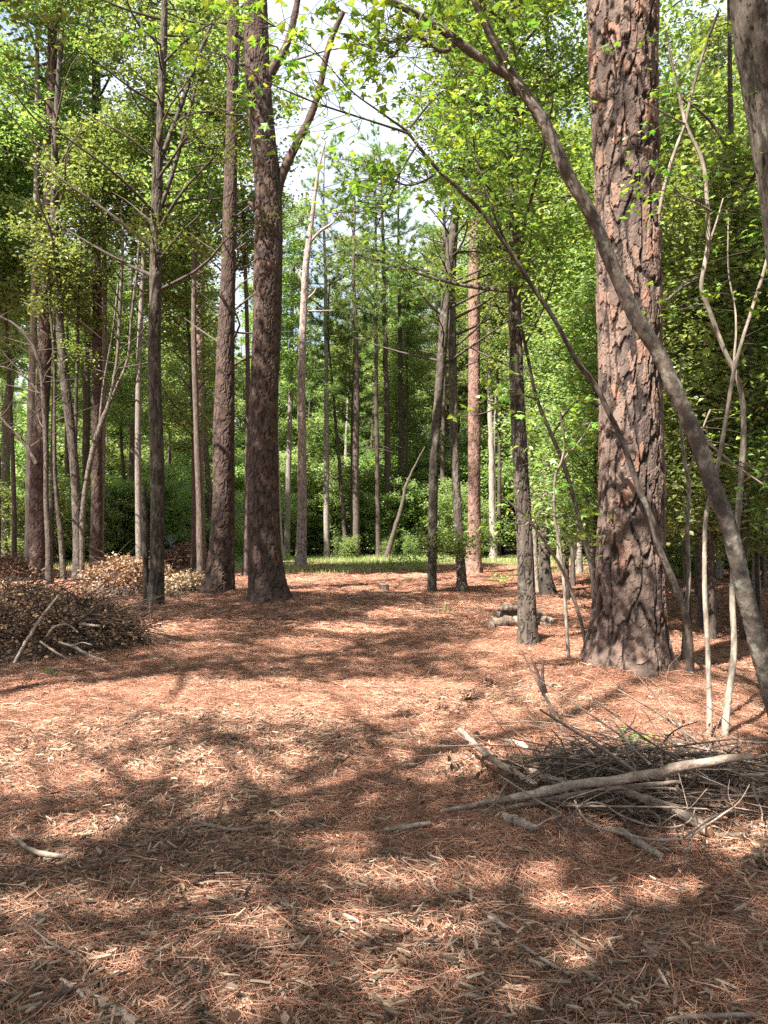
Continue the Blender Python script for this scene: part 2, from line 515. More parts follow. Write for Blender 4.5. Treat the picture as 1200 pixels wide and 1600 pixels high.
# ------------------------------------------------------------------ bark with real relief
def plates(t01, v, ncol, hcell, seed, warp=.35):
    gx = t01 * ncol + (vnoise(t01 * ncol, v / hcell * 1.1, seed + 1, ncol) - .5) * warp * 2.2 + (vnoise(t01 * ncol * 4, v / hcell * 4, seed + 15, ncol * 4) - .5) * warp * .55
    gy = v / hcell + (vnoise(t01 * ncol * 2, v / hcell * 1.3, seed + 2, ncol * 2) - .5) * warp + (vnoise(t01 * ncol * 4, v / hcell * 4, seed + 16, ncol * 4) - .5) * warp * .5
    ix = np.floor(gx).astype(int); iy = np.floor(gy).astype(int)
    F1 = np.full(gx.shape, 9.0); F2 = np.full(gx.shape, 9.0); cid = np.zeros(gx.shape, np.int64)
    cyv = np.zeros(gx.shape)
    for dx in (-1, 0, 1):
        for dy in (-1, 0, 1):
            cx, cy = ix + dx, iy + dy
            cw = np.mod(cx, ncol)
            jx = cx + .5 + (hsh(cw, cy, seed) - .5) * .6
            jy = cy + .5 + (hsh(cw, cy, seed + 9) - .5) * .75
            d = (np.abs(gx - jx) ** 2.6 + np.abs((gy - jy) * .85) ** 2.6) ** (1 / 2.6)
            new = d < F1
            F2 = np.where(new, F1, np.minimum(F2, d))
            cid = np.where(new, cw + 4096 * (cy + 64), cid); cyv = np.where(new, gy - jy, cyv)
            F1 = np.where(new, d, F1)
    return F2 - F1, cid, cyv

def trunk_grid(path, rad, du, dv, kind, depth, seed, base_z, flare=.35, cell=(.10, .20), lobes=5):
    """path (n,3) dense enough already; returns V, faces, attributes, plate ids"""
    L = np.concatenate([[0], np.cumsum(np.linalg.norm(np.diff(path, axis=0), axis=1))])
    ztop = EYE + .72 * path[:, 1].min()
    lt = np.interp(ztop, path[:, 2], L) if path[-1, 2] > ztop else L[-1]
    s = np.linspace(0, lt, max(12, int(lt / dv)))
    if L[-1] > lt + .5:
        s = np.concatenate([s, np.linspace(lt, L[-1], int((L[-1] - lt) / max(.25, dv * 6)) + 3)[1:]])
    nv = len(s)
    C = np.stack([np.interp(s, L, path[:, k]) for k in range(3)], 1); R = np.interp(s, L, rad)
    rmean = np.percentile(R, 70)
    nu = max(10, int(2 * np.pi * rmean / du))
    n1, n2 = frames(C[None]); n1, n2 = n1[0], n2[0]
    th = np.arange(nu) / nu
    T, S = np.meshgrid(th, s); RR = np.repeat(R[:, None], nu, 1)
    hz = np.maximum(C[:, 2:3] - base_z, 0)
    fl = 1 + flare * np.exp(-hz / .28) * (1 + .55 * np.sin(T * 2 * np.pi * lobes + seed) * np.exp(-hz / .3)) + .12 * np.exp(-hz / 1.1) * (flare > .1)
    rr = RR * fl * (1 + .035 * np.sin(T * 4 * np.pi + S * 1.3 + seed) + .03 * np.sin(T * 6 * np.pi - S * 2.1))
    if kind == 'pine':
        nc = max(6, int(round(2 * np.pi * rmean / cell[0])))
        ncb = max(4, int(round(nc * .55)))
        e, cid, cyv = plates(T, S, nc, cell[1], seed)
        eb, cb, _ = plates(T, S, ncb, cell[1] * 3.0, seed + 40, .55)
        jag = (fbm(T * nc * 4, S / cell[1] * 4, seed + 50, 3, nc * 4) - .5)
        fs = sstep(.015, .06, e + jag * .16)
        fb = sstep(.035, .20, eb + jag * .26)
        tone = hsh(cid, cid // 7, seed + 3)
        fis = fs * .35 + .65
        fis = fis * fb
        ter = fbm(T * nc * 2, S / cell[1] * 2.2, seed + 61, 4, nc * 2) * 7 + tone * 3
        tf = ter - np.floor(ter)
        ter = (np.floor(ter) + sstep(.36, .64, tf)) / 7
        flake_ = np.floor((fbm(T * nc * 1.4, S / cell[1] * 1.4, seed + 61, 3, int(nc * 1.4) if int(nc * 1.4) == nc * 1.4 else None) + .06 * jag) * 9) / 9 if False else tone
        dsp = depth * (fb * .62 + fs * (.06 + .20 * tone + .42 * (ter - .5)) * (.4 + .6 * fb) + .16 * (cyv * -.6) * fs * fb)
        dsp += depth * .30 * (fbm(T * nc * 7, S * 40, seed + 31, 4, nc * 7) - .5)
        tone = np.clip(tone * .85 + .3 * (fbm(T * nc * 2, S * 7, seed + 71, 3, nc * 2) - .35), 0, 1)
    elif kind == 'hard':
        nc = max(5, int(round(2 * np.pi * rmean / cell[0])))
        a = fbm(T * nc, S / cell[1], seed + 4, 4, nc)
        r1 = 1 - np.abs(a - .5) * 2
        fis = 1 - sstep(.80, .97, r1) * .9
        tone = fbm(T * nc * 2, S * 6, seed + 8, 3, nc * 2)
        dsp = depth * (fis - .7) + depth * .5 * (fbm(T * nc * 3, S * 25, seed + 31, 3, nc * 3) - .5)
        cid = np.zeros(T.shape, np.int64)
    else:                                     # smooth, with rings and knots
        nc = 8
        tone = sstep(.30, .70, fbm(T * nc, S * 14, seed + 8, 5, nc))
        fis = .35 + .65 * sstep(.36, .56, fbm(T * nc, S * 16, seed + 2, 5, nc))
        dsp = depth * 1.5 * (fbm(T * nc * 2, S * 26, seed + 1, 5, nc * 2) - .5) + depth * 1.4 * sstep(.72, .9, vnoise(T * 4, S * 2.4, seed + 6, 4))
        cid = np.zeros(T.shape, np.int64)
        kn = hsh(np.floor(S / .31), np.zeros_like(S), seed + 90)            # swellings where boughs once stood
        rr = rr * (1 + .16 * np.maximum(0, kn - .45) * np.exp(-((S / .31 % 1 - .5) / .16) ** 2) * (.6 + .8 * vnoise(T * 3, S * 3, seed + 91, 3)) + .05 * (vnoise(T * 2, S * 1.8, seed + 92, 2) - .5))
    rr = rr + dsp * np.minimum(1, RR / max(rmean, 1e-6))
    V = C[:, None, :] + rr[..., None] * (np.cos(T * 2 * np.pi)[..., None] * n1[:, None, :] + np.sin(T * 2 * np.pi)[..., None] * n2[:, None, :])
    jj, ii = np.meshgrid(np.arange(nv - 1), np.arange(nu), indexing='ij')
    i2 = (ii + 1) % nu
    Fq = np.stack([jj * nu + ii, jj * nu + i2, (jj + 1) * nu + i2, (jj + 1) * nu + ii], -1)
    return V, Fq, fis, tone, cid

def px_path(nodes, n=60, Y=None):
    """nodes of (px, py, width px[, Y]) -> path, radii"""
    pts = []
    for nd in nodes:
        yy = nd[3] if len(nd) > 3 else Y
        p = P3(nd[0], nd[1], yy)
        pts.append([*p, nd[2] / 2 / F_PX * yy])
    S = spline(pts, n)
    return S[:, :3], np.maximum(S[:, 3], .002)

def extend_up(path, rad, H, tip=.03, sway=.3, seed=0):
    """carry the stem on above the picture to its real height"""
    g = np.random.default_rng(seed)
    top = path[-1]; d = path[-1] - path[-6]; d = d / np.linalg.norm(d)
    add = H - top[2]
    if add < .5:
        return path, rad
    m = max(6, int(add / .5)); t = np.linspace(0, 1, m + 1)[1:]
    dx = d[0] / max(d[2], .3); dy = d[1] / max(d[2], .3)
    e = np.stack([top[0] + dx * add * (t - .5 * t ** 2) + sway * np.sin(t * 4 + seed) * t * .4, top[1] + dy * add * (t - .5 * t ** 2) + sway * np.cos(t * 3 + seed) * t * .3 - sway * t * .3 * math.cos(seed), top[2] + add * t], 1)
    return np.concatenate([path, e]), np.concatenate([rad, rad[-1] * (1 - t) + tip * t])

# ------------------------------------------------------------------ crowns
def branch_batch(start, az, el, L, n, g, curl=.15, lift=0.0):
    B = len(start); s = np.linspace(0, 1, n)[None, :, None]
    D = np.stack([np.cos(az) * np.cos(el), np.sin(az) * np.cos(el), np.sin(el)], 1)[:, None, :]
    side = np.stack([-np.sin(az), np.cos(az), np.zeros(B)], 1)[:, None, :]
    w = g.normal(0, curl, (B, 1, 1)); w2 = g.normal(0, curl, (B, 1, 1))
    P = start[:, None, :] + D * L[:, None, None] * s + side * L[:, None, None] * (w * s ** 2 + w2 * .5 * np.sin(s * 6.0) * s)
    P[:, :, 2] += (L[:, None] * (lift + g.normal(0, .06, (B, 1)))) * s[:, :, 0] ** 2
    return P

def pick(P, frac):
    n = P.shape[1]
    i = np.clip((frac * (n - 1)).astype(int), 0, n - 2); f = frac * (n - 1) - i
    r = np.arange(len(P))
    return P[r, i] * (1 - f[:, None]) + P[r, i + 1] * f[:, None]

def hard_crown(mb, path, rad, g, t0=.35, nb=26, L=(1.2, 2.8), leaves=9000, size=.075, el=(.1, .75), lit=True, sub=6, spread=.16, flat=.55, tilt=.55, twig_k=4, shape='cone'):
    Lp = np.concatenate([[0], np.cumsum(np.linalg.norm(np.diff(path, axis=0), axis=1))]); Lp /= Lp[-1]
    t = t0 + (1 - t0) * (np.arange(nb) + g.random(nb) * .8) / nb
    t = np.minimum(t, .995)
    st = np.stack([np.interp(t, Lp, path[:, k]) for k in range(3)], 1); r0 = np.interp(t, Lp, rad)
    az = np.arange(nb) * 2.4 + g.normal(0, .5, nb)
    rel = (t - t0) / (1 - t0)
    ln = g.uniform(L[0], L[1], nb) * (1.0 - .55 * rel if shape == 'cone' else .45 + np.sin(np.clip(rel, 0, 1) * np.pi) * .6)
    e = g.uniform(el[0], el[1], nb)
    BP = branch_batch(st, az, e, ln, 7, g, .18, .05)
    br = np.minimum(r0 * .55, .008 + .012 * ln)[:, None] * np.linspace(1, .25, 7)[None]
    tubes(mb, BP, br, twig_k + 1, 0, .5, cap=False)
    ns = nb * sub
    idx = np.repeat(np.arange(nb), sub); fr = np.tile((np.arange(sub) + .6) / sub, nb) * .8 + .2 * g.random(ns)
    fr = np.clip(fr, .12, 1)
    s2 = pick(BP[idx], fr)
    a2 = az[idx] + np.where(np.arange(ns) % 2 == 0, 1, -1) * g.uniform(.4, 1.2, ns)
    l2 = ln[idx] * g.uniform(.25, .5, ns) * (1.15 - .5 * fr)
    SP = branch_batch(s2, a2, g.uniform(-.15, .5, ns), l2, 5, g, .25, -.05)
    if lit:
        kp = ~lit_reject(SP[:, 3], g); SP = SP[kp]; idx = idx[kp]; ns = len(SP)
        if ns == 0:
            return
    tubes(mb, SP, (.3 * br[idx, 3])[:, None] * np.linspace(1, .4, 5)[None], 3, 0, .5, cap=False)
    # sprays of leaves along the side shoots
    ncl = ns * 3
    ci = np.repeat(np.arange(ns), 3); cf = np.tile([.45, .75, 1.0], ns)
    cc = pick(SP[ci], cf) + g.normal(0, .05, (ncl, 3))
    per = max(1, int(leaves / (nb * sub * 3)))
    C = np.repeat(cc, per, 0)
    ct = np.repeat(g.random(len(cc)), per)
    off = g.normal(0, 1, (len(C), 3)) * spread * np.array([1, 1, flat])
    C = C + off
    if lit:
        kp = ~lit_reject(C, g); C, ct = C[kp], ct[kp]
    leaf_quads(mb, C, size, g, 1, tilt, .6, tint=np.clip(.25 * ct + .75 * g.random(len(C)) ** 1.3, 0, 1))

def pine_crown(mb, path, rad, g, t0=.62, nb=34, L=(1.0, 2.8), sub=7, needles=22, nlen=.2, nw=.006, lit=True, el=(-.1, .6), dead=0):
    Lp = np.concatenate([[0], np.cumsum(np.linalg.norm(np.diff(path, axis=0), axis=1))]); Lp /= Lp[-1]
    t = np.minimum(t0 + (1 - t0) * (np.arange(nb) + g.random(nb) * .8) / nb, .995)
    st = np.stack([np.interp(t, Lp, path[:, k]) for k in range(3)], 1); r0 = np.interp(t, Lp, rad)
    rel = (t - t0) / (1 - t0)
    az = np.arange(nb) * 2.4 + g.normal(0, .4, nb)
    ln = g.uniform(L[0], L[1], nb) * (1.05 - .6 * rel)
    BP = branch_batch(st, az, g.uniform(el[0], el[1], nb), ln, 7, g, .15, .12)
    br = np.minimum(r0 * .5, .012 + .012 * ln)[:, None] * np.linspace(1, .3, 7)[None]
    tubes(mb, BP, br, 5, 0, .5, cap=False)
    ns = nb * sub
    idx = np.repeat(np.arange(nb), sub); fr = np.clip(np.tile((np.arange(sub) + 1) / sub, nb), .3, 1)
    s2 = pick(BP[idx], fr)
    a2 = az[idx] + g.normal(0, .8, ns)
    l2 = g.uniform(.25, .65, ns)
    SP = branch_batch(s2, a2, g.uniform(.1, .9, ns), l2, 4, g, .2, .15)
    tubes(mb, SP, np.full((ns, 1), .008) * np.linspace(1, .7, 4)[None], 3, 0, .5, cap=False)
    tc_ = np.concatenate([SP[:, -1], SP[:, 2]]); td = np.concatenate([SP[:, -1] - SP[:, -2]] * 2)
    if lit:
        k = ~lit_reject(tc_, g); tc_, td = tc_[k], td[k]
    if len(tc_):
        tuft(mb, tc_, unit(td), needles, nlen, nw, g)
    if dead:
        td_ = g.uniform(.25, t0, dead)
        st = np.stack([np.interp(td_, Lp, path[:, k]) for k in range(3)], 1)
        DP = branch_batch(st, g.random(dead) * 6.3, g.uniform(-.3, .3, dead), g.uniform(.4, 1.6, dead), 5, g, .25, -.1)
        tubes(mb, DP, np.full((dead, 1), .016) * np.linspace(1, .3, 5)[None], 4, 0, .5, cap=False)

def tuft(mb, C, D, k, nlen, nw, g, mat=1, tint=None):
    n = len(C) * k
    c = np.repeat(C, k, 0); d = np.repeat(D, k, 0)
    v = unit(d * .7 + g.normal(0, .55, (n, 3)))
    b = c - d * g.random((n, 1)) * .10
    s = unit(np.cross(v, g.normal(0, 1, (n, 3)))) * nw
    l = nlen * g.uniform(.7, 1.15, (n, 1))
    tip = b + v * l - np.array([0, 0, 1]) * l * .12
    V = np.stack([b - s, b + s, tip], 1).reshape(-1, 3)
    t = np.repeat(g.random(len(C)), k) * .5 + g.random(n) * .5 if tint is None else tint
    mb.add(V, np.arange(n * 3).reshape(-1, 3), mat, t, False)

# lobed leaves that stand singly on near twigs
def lobed_leaf(name, lobes, mat, seed):
    g = np.random.default_rng(seed)
    pts = [(0, -.02)]
    n = lobes * 2 - 1
    for i in range(n):
        a = math.radians(-125 + 250 * i / (n - 1))
        r = (1.0 if i % 2 == 0 else .46) * (1 if i in (0, n - 1) or True else 1)
        if i in (0, n - 1):
            r = .62
        r *= g.uniform(.9, 1.1)
        pts.append((math.sin(a) * r * .5, math.cos(a) * r * .5 + .12))
    V = [(x, y + .25, -.30 * (x * x) - .25 * y * y + .04 * math.sin(9 * x + seed)) for x, y in pts]
    V.append((0, .34, .03))
    c = len(V) - 1
    Fq = [(c, i + 1, i) for i in range(len(pts) - 1)] + [(c, 0, len(pts) - 1)]
    mb = MB(); mb.add(np.array(V), np.array(Fq), 0, .15 + .25 * (seed % 4), False)
    s = .012
    mb.add([(-s, -.32, -.05), (s, -.32, -.05), (s, .25, .0), (-s, .25, .0)], [(0, 1, 2, 3)], 0, .9, False)
    return mesh_of(mb, name, mat)
LEAF = [lobed_leaf('leaf', l, M['leaf_near'], s) for l, s in ((5, 0), (5, 1), (5, 2), (3, 3), (5, 6), (3, 7))]

LEAF_V = [np.array([v.co[:] for v in me.vertices]) for me in LEAF]
LEAF_T = [np.array([list(p.vertices) if len(p.vertices) == 3 else [p.vertices[0], p.vertices[1], p.vertices[2]] for p in me.polygons]) for me in LEAF]
def put_leaves(parent, C, g, size=.09, N=None, tilt=.5, most=170):
    """each leaf an object; the ones past the limit joined in one part"""
    base = np.array(parent.location)
    mb = MB()
    for q_, c in enumerate(C):
        k = int(g.integers(len(LEAF)))
        ro = (g.normal(-.15, tilt), g.normal(0, tilt), g.random() * 6.283)
        s = size * g.uniform(.65, 1.25)
        if q_ < most:
            o = bpy.data.objects.new('leaf', LEAF[k])
            COL.objects.link(o)
            o.parent = parent
            o.location = c - base; o.rotation_euler = ro; o.scale = (s, s, s)
        else:
            Mx = np.array(Matrix.LocRotScale(Vector(c), __import__('mathutils').Euler(ro), Vector((s, s, s))))
            mb.add(LEAF_V[k] @ Mx[:3, :3].T + Mx[:3, 3], LEAF_T[k], 0, g.random(), False)
    if mb.n:
        part('foliage', mb, M['leaf_near'], parent)['kind'] = 'stuff'

# ------------------------------------------------------------------ surveyed trees
def surveyed(name, label, nodes, kind='pine', mat='bark_pine', H=None, Y=None, du=.03, dv=.035, depth=.013, cell=(.055, .12), flare=.3, limbs=(), crown=None, group=None, seed=1, tip=.03, cat='tree', sway=.3):
    if Y is None:
        Y = gnd(nodes[0][0], nodes[0][1])[1]
    path, rad = px_path(nodes, 60, Y)
    b = np.array([path[0][0], path[0][1], float(ground_h(path[0][0], path[0][1]))])
    if path[0][2] > b[2] - .06:                  # down to and a little into the ground
        path = np.concatenate([[[path[0][0], path[0][1], b[2] - .12]], path]); rad = np.concatenate([[rad[0]], rad])
    if H:
        path, rad = extend_up(path, rad, H, tip, sway, seed)
    t = thing(name, label, cat, b, group)
    V, Fq, fis, tone, cid = trunk_grid(path, rad, du, dv, kind, depth, seed, b[2], flare, cell)
    mbt = MB(); mbt.add(V, Fq.reshape(-1, 4), 0, None, False)
    nu = V.shape[1]
    part('trunk', mbt, M[mat], t, pattr={'fis': fis, 'tone': tone})
    for ln in limbs:
        lp, lr = px_path(ln, 22, Y)
        mbl = MB(); Vl, Fl, f2, t2, _ = trunk_grid(lp, lr, max(.012, lr.mean() * .6), .05, 'smooth', min(depth * .5, lr.mean() * .25), seed + 7, -9, 0)
        mbl.add(Vl, Fl.reshape(-1, 4))
        part('limb', mbl, M[mat], t, pattr={'fis': f2, 'tone': t2})
    if crown:
        g = np.random.default_rng(seed * 13 + 5)
        mbc = MB()
        cr = dict(crown); typ = cr.pop('typ'); lm = cr.pop('mat', None)
        if typ == 'hard':
            hard_crown(mbc, path, rad, g, **cr)
            for ln in limbs:
                lp, lr = px_path(ln, 22, Y)
                c2 = dict(cr); c2.update(t0=.25, nb=10, L=(.6, 1.5), leaves=cr.get('leaves', 9000) // 10, spread=.26)
                hard_crown(mbc, lp, lr, g, **c2)
            part('crown', mbc, [M['twig'], M[lm or 'leaf']], t)
        else:
            pine_crown(mbc, path, rad, g, **cr)
            part('crown', mbc, [M['twig'], M['needle']], t)
    return t, path, rad

# --- the big plated pine: every plate that faces the path is a part
nodes = [(983, 1074, 104), (982, 1020, 104), (983, 950, 97), (985, 860, 91), (986, 760, 88), (986, 600, 84), (981, 400, 91), (977, 200, 95), (974, 0, 97), (972, -150, 95)]
YA = 7.95
path, rad = px_path(nodes, 80, YA)
bA = np.array([path[0][0], YA, float(ground_h(path[0][0], YA))])
path[0][2] = bA[2] - .12
pathH, radH = extend_up(path, rad, 25, .05, .4, 3)
big = thing('pine_tree', 'massive pine with flaky orange and grey bark plates beside the stick pile', 'tree', bA)
k = int(np.searchsorted(pathH[:, 2], 7.9))
V, Fq, fis, tone, cid = trunk_grid(pathH[:k + 1], radH[:k + 1], .0088, .0105, 'pine', .034, 11, bA[2], .30, (.078, .20), 6)
nv, nu, _ = V.shape
fc = cid[:-1, :]                                   # plate id per face (its lower corner)
ff = (fis[:-1, :] + fis[1:, :] + np.roll(fis, -1, 1)[:-1] + np.roll(fis, -1, 1)[1:]) / 4
on = (ff > .5)
ids, cnt = np.unique(fc[on], return_counts=True)
Vf = V.reshape(-1, 3)
cenY = {}
order = []
for pid, c in zip(ids, cnt):
    if c < 25:
        continue
    m_ = on & (fc == pid)
    j0, i0 = np.nonzero(m_)
    p = V[j0, i0].mean(0)
    order.append((p[1] - np.interp(p[2], pathH[:, 2], pathH[:, 1]), pid, m_))
order.sort(key=lambda a: a[0])
taken = np.zeros_like(on)
def main_island(mask):
    todo = set(zip(*np.nonzero(mask))); best = []
    while todo:
        st_ = [todo.pop()]; isl = []
        while st_:
            j, i = st_.pop(); isl.append((j, i))
            for nb_ in ((j + 1, i), (j - 1, i), (j, (i + 1) % nu), (j, (i - 1) % nu)):
                if nb_ in todo:
                    todo.remove(nb_); st_.append(nb_)
        if len(isl) > len(best):
            best = isl
    o_ = np.zeros_like(mask)
    for j, i in best:
        o_[j, i] = True
    return o_
def sub_mesh(mask):
    fq = Fq[mask]; u, inv = np.unique(fq.ravel(), return_inverse=True)
    return u, inv.reshape(-1, 4)
for q_, (yy, pid, m_) in enumerate(order):
    if q_ >= 295 or yy > .05:
        break
    m_ = main_island(m_)
    u, fl_ = sub_mesh(m_)
    mbp = MB(); mbp.add(Vf[u], fl_, 0, None, False)
    part('bark_plate', mbp, M['bark_big'], big, pattr={'fis': fis.ravel()[u], 'tone': tone.ravel()[u]})
    taken |= m_
u, fl_ = sub_mesh(on & ~taken)
mbp = MB(); mbp.add(Vf[u], fl_, 0, None, False)
tag(part('bark_plates', mbp, M['bark_big'], big, pattr={'fis': fis.ravel()[u], 'tone': tone.ravel()[u]}), kind='stuff')
u, fl_ = sub_mesh(~on)
mbp = MB(); mbp.add(Vf[u], fl_, 0, None, False)
part('trunk', mbp, M['bark_big'], big, pattr={'fis': fis.ravel()[u], 'tone': tone.ravel()[u]})
V2, F2, f2, t2, _ = trunk_grid(pathH[k - 1:], radH[k - 1:], .05, .06, 'pine', .03, 11, -9, 0, (.105, .2))
mbp = MB(); mbp.add(V2, F2.reshape(-1, 4))
part('upper_trunk', mbp, M['bark_big'], big, pattr={'fis': f2, 'tone': t2})
mbc = MB(); pine_crown(mbc, pathH, radH, np.random.default_rng(3), t0=.62, nb=40, L=(1.5, 3.6))
part('crown', mbc, [M['twig'], M['needle']], big)

PC = dict(typ='pine', t0=.6, nb=34, L=(1.2, 3.0))
# --- pines
surveyed('pine_tree', 'thick dark leaning pine with a forked limb standing beside the open path', [(421, 942, 56), (415, 870, 47), (411, 780, 44), (412, 650, 43), (417, 500, 41), (420, 380, 40), (417, 280, 39), (409, 190, 38), (402, 110, 36), (400, 40, 34), (399, -60, 32)],
         'pine', 'bark_pine', H=22, du=.024, dv=.028, depth=.022, cell=(.055, .13), flare=.2, seed=5,
         limbs=[[(428, 330, 16), (437, 285, 15), (449, 255, 14), (470, 212, 12), (487, 178, 11), (500, 135, 10), (508, 95, 10), (520, 55, 9), (536, 20, 8)],
                [(412, 140, 18), (426, 108, 15), (440, 88, 13), (452, 58, 11), (461, 22, 10), (470, -30, 8)],
                [(405, 330, 12), (396, 322, 9), (388, 316, 6)]], crown=dict(PC, t0=.72))
surveyed('pine_tree', 'dark slim pine tilting slightly with a flared foot beside the thick dark pine', [(338, 931, 38), (344, 870, 33), (349, 780, 32), (350, 680, 30), (352, 560, 26), (356, 450, 22), (360, 300, 19), (363, 150, 17), (365, 0, 15)],
         'pine', 'bark_pine', H=21, du=.024, dv=.03, depth=.02, seed=8, crown=PC)
surveyed('pine_tree', 'tall dark pine rising right behind the leafy brush pile', [(58, 908, 27), (60, 800, 25), (62, 700, 22), (68, 600, 19), (72, 500, 18), (75, 400, 18), (77, 300, 17), (80, 200, 15), (82, 60, 13), (83, -40, 12)],
         'pine', 'bark_pine', H=25, du=.025, dv=.03, depth=.018, seed=9, crown=PC)
surveyed('pine_tree', 'straight narrow pine between the curved trunk and the far brush pile', [(150, 906, 17), (151, 800, 16), (152, 680, 15), (152, 560, 14), (151, 440, 13), (149, 300, 12), (149, 180, 10), (149, 0, 9)],
         'pine', 'bark_pine', H=24, seed=12, crown=PC)
surveyed('pine_tree', 'reddish straight pine at the edge of the clearing behind two mossy trunks', [(740, 898, 22), (741, 800, 19), (741, 650, 18), (741, 500, 17), (741, 380, 15), (742, 250, 13), (743, 100, 11)],
         'pine', 'bark_pine_red', H=25, seed=14, crown=PC)
surveyed('pine_tree', 'brown pine standing behind the far brush pile beside the rake', [(312, 874, 19), (310, 800, 18), (309, 720, 17), (311, 640, 15), (312, 560, 13), (313, 450, 11), (318, 300, 9), (322, 200, 8)],
         'pine', 'bark_pine_red', Y=35, H=26, du=.04, dv=.05, seed=15, crown=PC)
surveyed('dead_pine', 'bare pinkish grey dead pine with broken side branches at the clearing edge', [(470, 887, 17), (472, 800, 14), (472, 700, 13), (471, 600, 12), (474, 500, 11), (477, 430, 10), (482, 380, 8.5), (487, 345, 7), (494, 290, 5), (500, 255, 3.5), (509, 220, 1.8)],
         'pine', 'bark_snag', du=.035, dv=.04, depth=.01, seed=16,
         limbs=[[(483, 380, 5), (500, 362, 4), (520, 348, 3.5), (534, 332, 2)], [(476, 446, 5), (468, 430, 3.5), (462, 418, 2)], [(477, 470, 4), (490, 458, 3), (494, 450, 2)], [(476, 486, 3), (500, 486, 2.2), (522, 485, 1.5)], [(476, 500, 4), (468, 490, 3), (464, 482, 2)]])

# --- far pines and poles across the clearing
def pole(label, nodes, Y, mat='trunk_far', H=None, crown=None, seed=1, name='pine_tree', limbs=()):
    path, rad = px_path(nodes, 24, Y)
    b = np.array([path[0][0], Y, float(ground_h(path[0][0], Y))])
    path[0][2] = min(path[0][2], b[2] - .15)
    if H:
        path, rad = extend_up(path, rad, H, .03, .3, seed)
    g = np.random.default_rng(seed)
    path[1:-1, :2] += g.normal(0, .012, (len(path) - 2, 2))
    t = thing(name, label, 'tree', b)
    rad = rad * (1 + .4 * np.exp(-(path[:, 2] - b[2]) / .4))
    m_ = MB(); tubes(m_, path, rad, 12, 0, .5, wob=.04, seed=seed)
    part('trunk', m_, M[mat], t)
    for ln in limbs:
        lp, lr = px_path(ln, 10, Y)
        m_ = MB(); tubes(m_, lp, lr, 6, 0, .5)
        part('limb', m_, M[mat], t)
    if crown:
        m_ = MB(); cr = dict(crown)
        if cr.pop('typ') == 'pine':
            pine_crown(m_, path, rad, g, **cr); part('crown', m_, [M['twig'], M['needle']], t)
        else:
            hard_crown(m_, path, rad, g, **cr); part('crown', m_, [M['twig'], M['leaf_far']], t)
    return t
FP = dict(typ='pine', t0=.54, nb=34, L=(1.0, 2.6), sub=6, needles=22, nlen=.30, nw=.014, lit=False, dead=10)
FH = dict(typ='hard', t0=.48, nb=26, L=(1.0, 2.4), leaves=12000, size=.13, lit=False, spread=.22)
pole('slim far pine with a pale lower trunk beside the bare dead pine', [(511, 873, 9), (510, 800, 9), (510, 720, 8), (510, 620, 7), (509, 500, 6)], 41, 'trunk_far_pale', 22, FP, 21)
pole('thin dark far pine leaning towards the bare dead pine', [(541, 872, 7), (535, 790, 6), (528, 700, 5), (521, 620, 4)], 41.5, 'trunk_far', 15, FP, 22)
pole('straight brown far pine in the middle of the treeline', [(557, 872, 11), (556, 780, 10), (556, 700, 10), (557, 600, 9), (555, 500, 7)], 41, 'trunk_far', 21, FP, 23)
pole('pencil thin pine stem touching the brown far pine', [(549, 872, 5), (549, 780, 4.5), (550, 680, 4)], 42.5, 'trunk_far', 13, FP, 24)
pole('narrow pale far pine standing free just before the leaning dead pole', [(592, 872, 8), (590, 800, 7), (589, 700, 7), (588, 600, 6), (587, 500, 5)], 41.5, 'trunk_far', 22, FP, 25)
pole('straight reddish far pine rising behind the leaning dead pole', [(608, 871, 11), (606, 760, 10), (605, 640, 9), (602, 560, 8), (600, 480, 7)], 43, 'trunk_far', 23, FP, 26)
pole('pale dead pole leaning against the far pines', [(603, 873, 8), (616, 830, 7), (628, 790, 6), (634, 762, 5), (648, 728, 3), (664, 698, 2)], 39.5, 'trunk_far', name='dead_tree', seed=27)
pole('dark far pine with a thinner twin close against it', [(626, 871, 9), (627, 780, 9), (626, 650, 8), (625, 520, 6)], 44, 'trunk_far', 23, FP, 28)
pole('thinner twin stem growing against a dark far pine', [(634, 871, 5.5), (635, 780, 5), (636, 660, 4.5)], 44.5, 'trunk_far', 16, FH, 29, 'hardwood_tree')
pole('grey far hardwood half hidden behind the thick dark pine', [(438, 876, 12), (434, 800, 11), (431, 700, 10), (430, 560, 8)], 39, 'trunk_far_pale', 17, FH, 30, 'hardwood_tree')
pole('grey far hardwood between the thick dark pine and the bare dead pine', [(448, 874, 10), (449, 800, 9), (452, 700, 8), (455, 560, 7)], 40.5, 'trunk_far_pale', 19, FH, 31, 'hardwood_tree')
pole('far pine glimpsed between the two mossy leaning trunks', [(692, 870, 9), (691, 800, 8), (692, 700, 7)], 44, 'trunk_far', 22, FP, 32)
pole('pale far hardwood between the reddish pine and the furrowed trunk', [(771, 874, 11), (769, 800, 10), (768, 720, 9), (766, 640, 8)], 40, 'trunk_far_pale', 18, FH, 33, 'hardwood_tree')
pole('forked red-brown hardwood beyond the far brush pile', [(206, 868, 12), (207, 760, 11), (207, 690, 10), (207, 655, 9), (212, 610, 6), (214, 560, 4)], 38, 'trunk_far', 13, FH, 34, 'hardwood_tree', limbs=[[(207, 668, 7), (202, 645, 6), (191, 622, 4), (188, 590, 3)]])
pole('reddish pine stem close behind the straight narrow pine', [(137, 876, 12), (135, 760, 12), (135, 640, 11), (136, 540, 9)], 37, 'trunk_far', 22, dict(FP, t0=.7), 35)
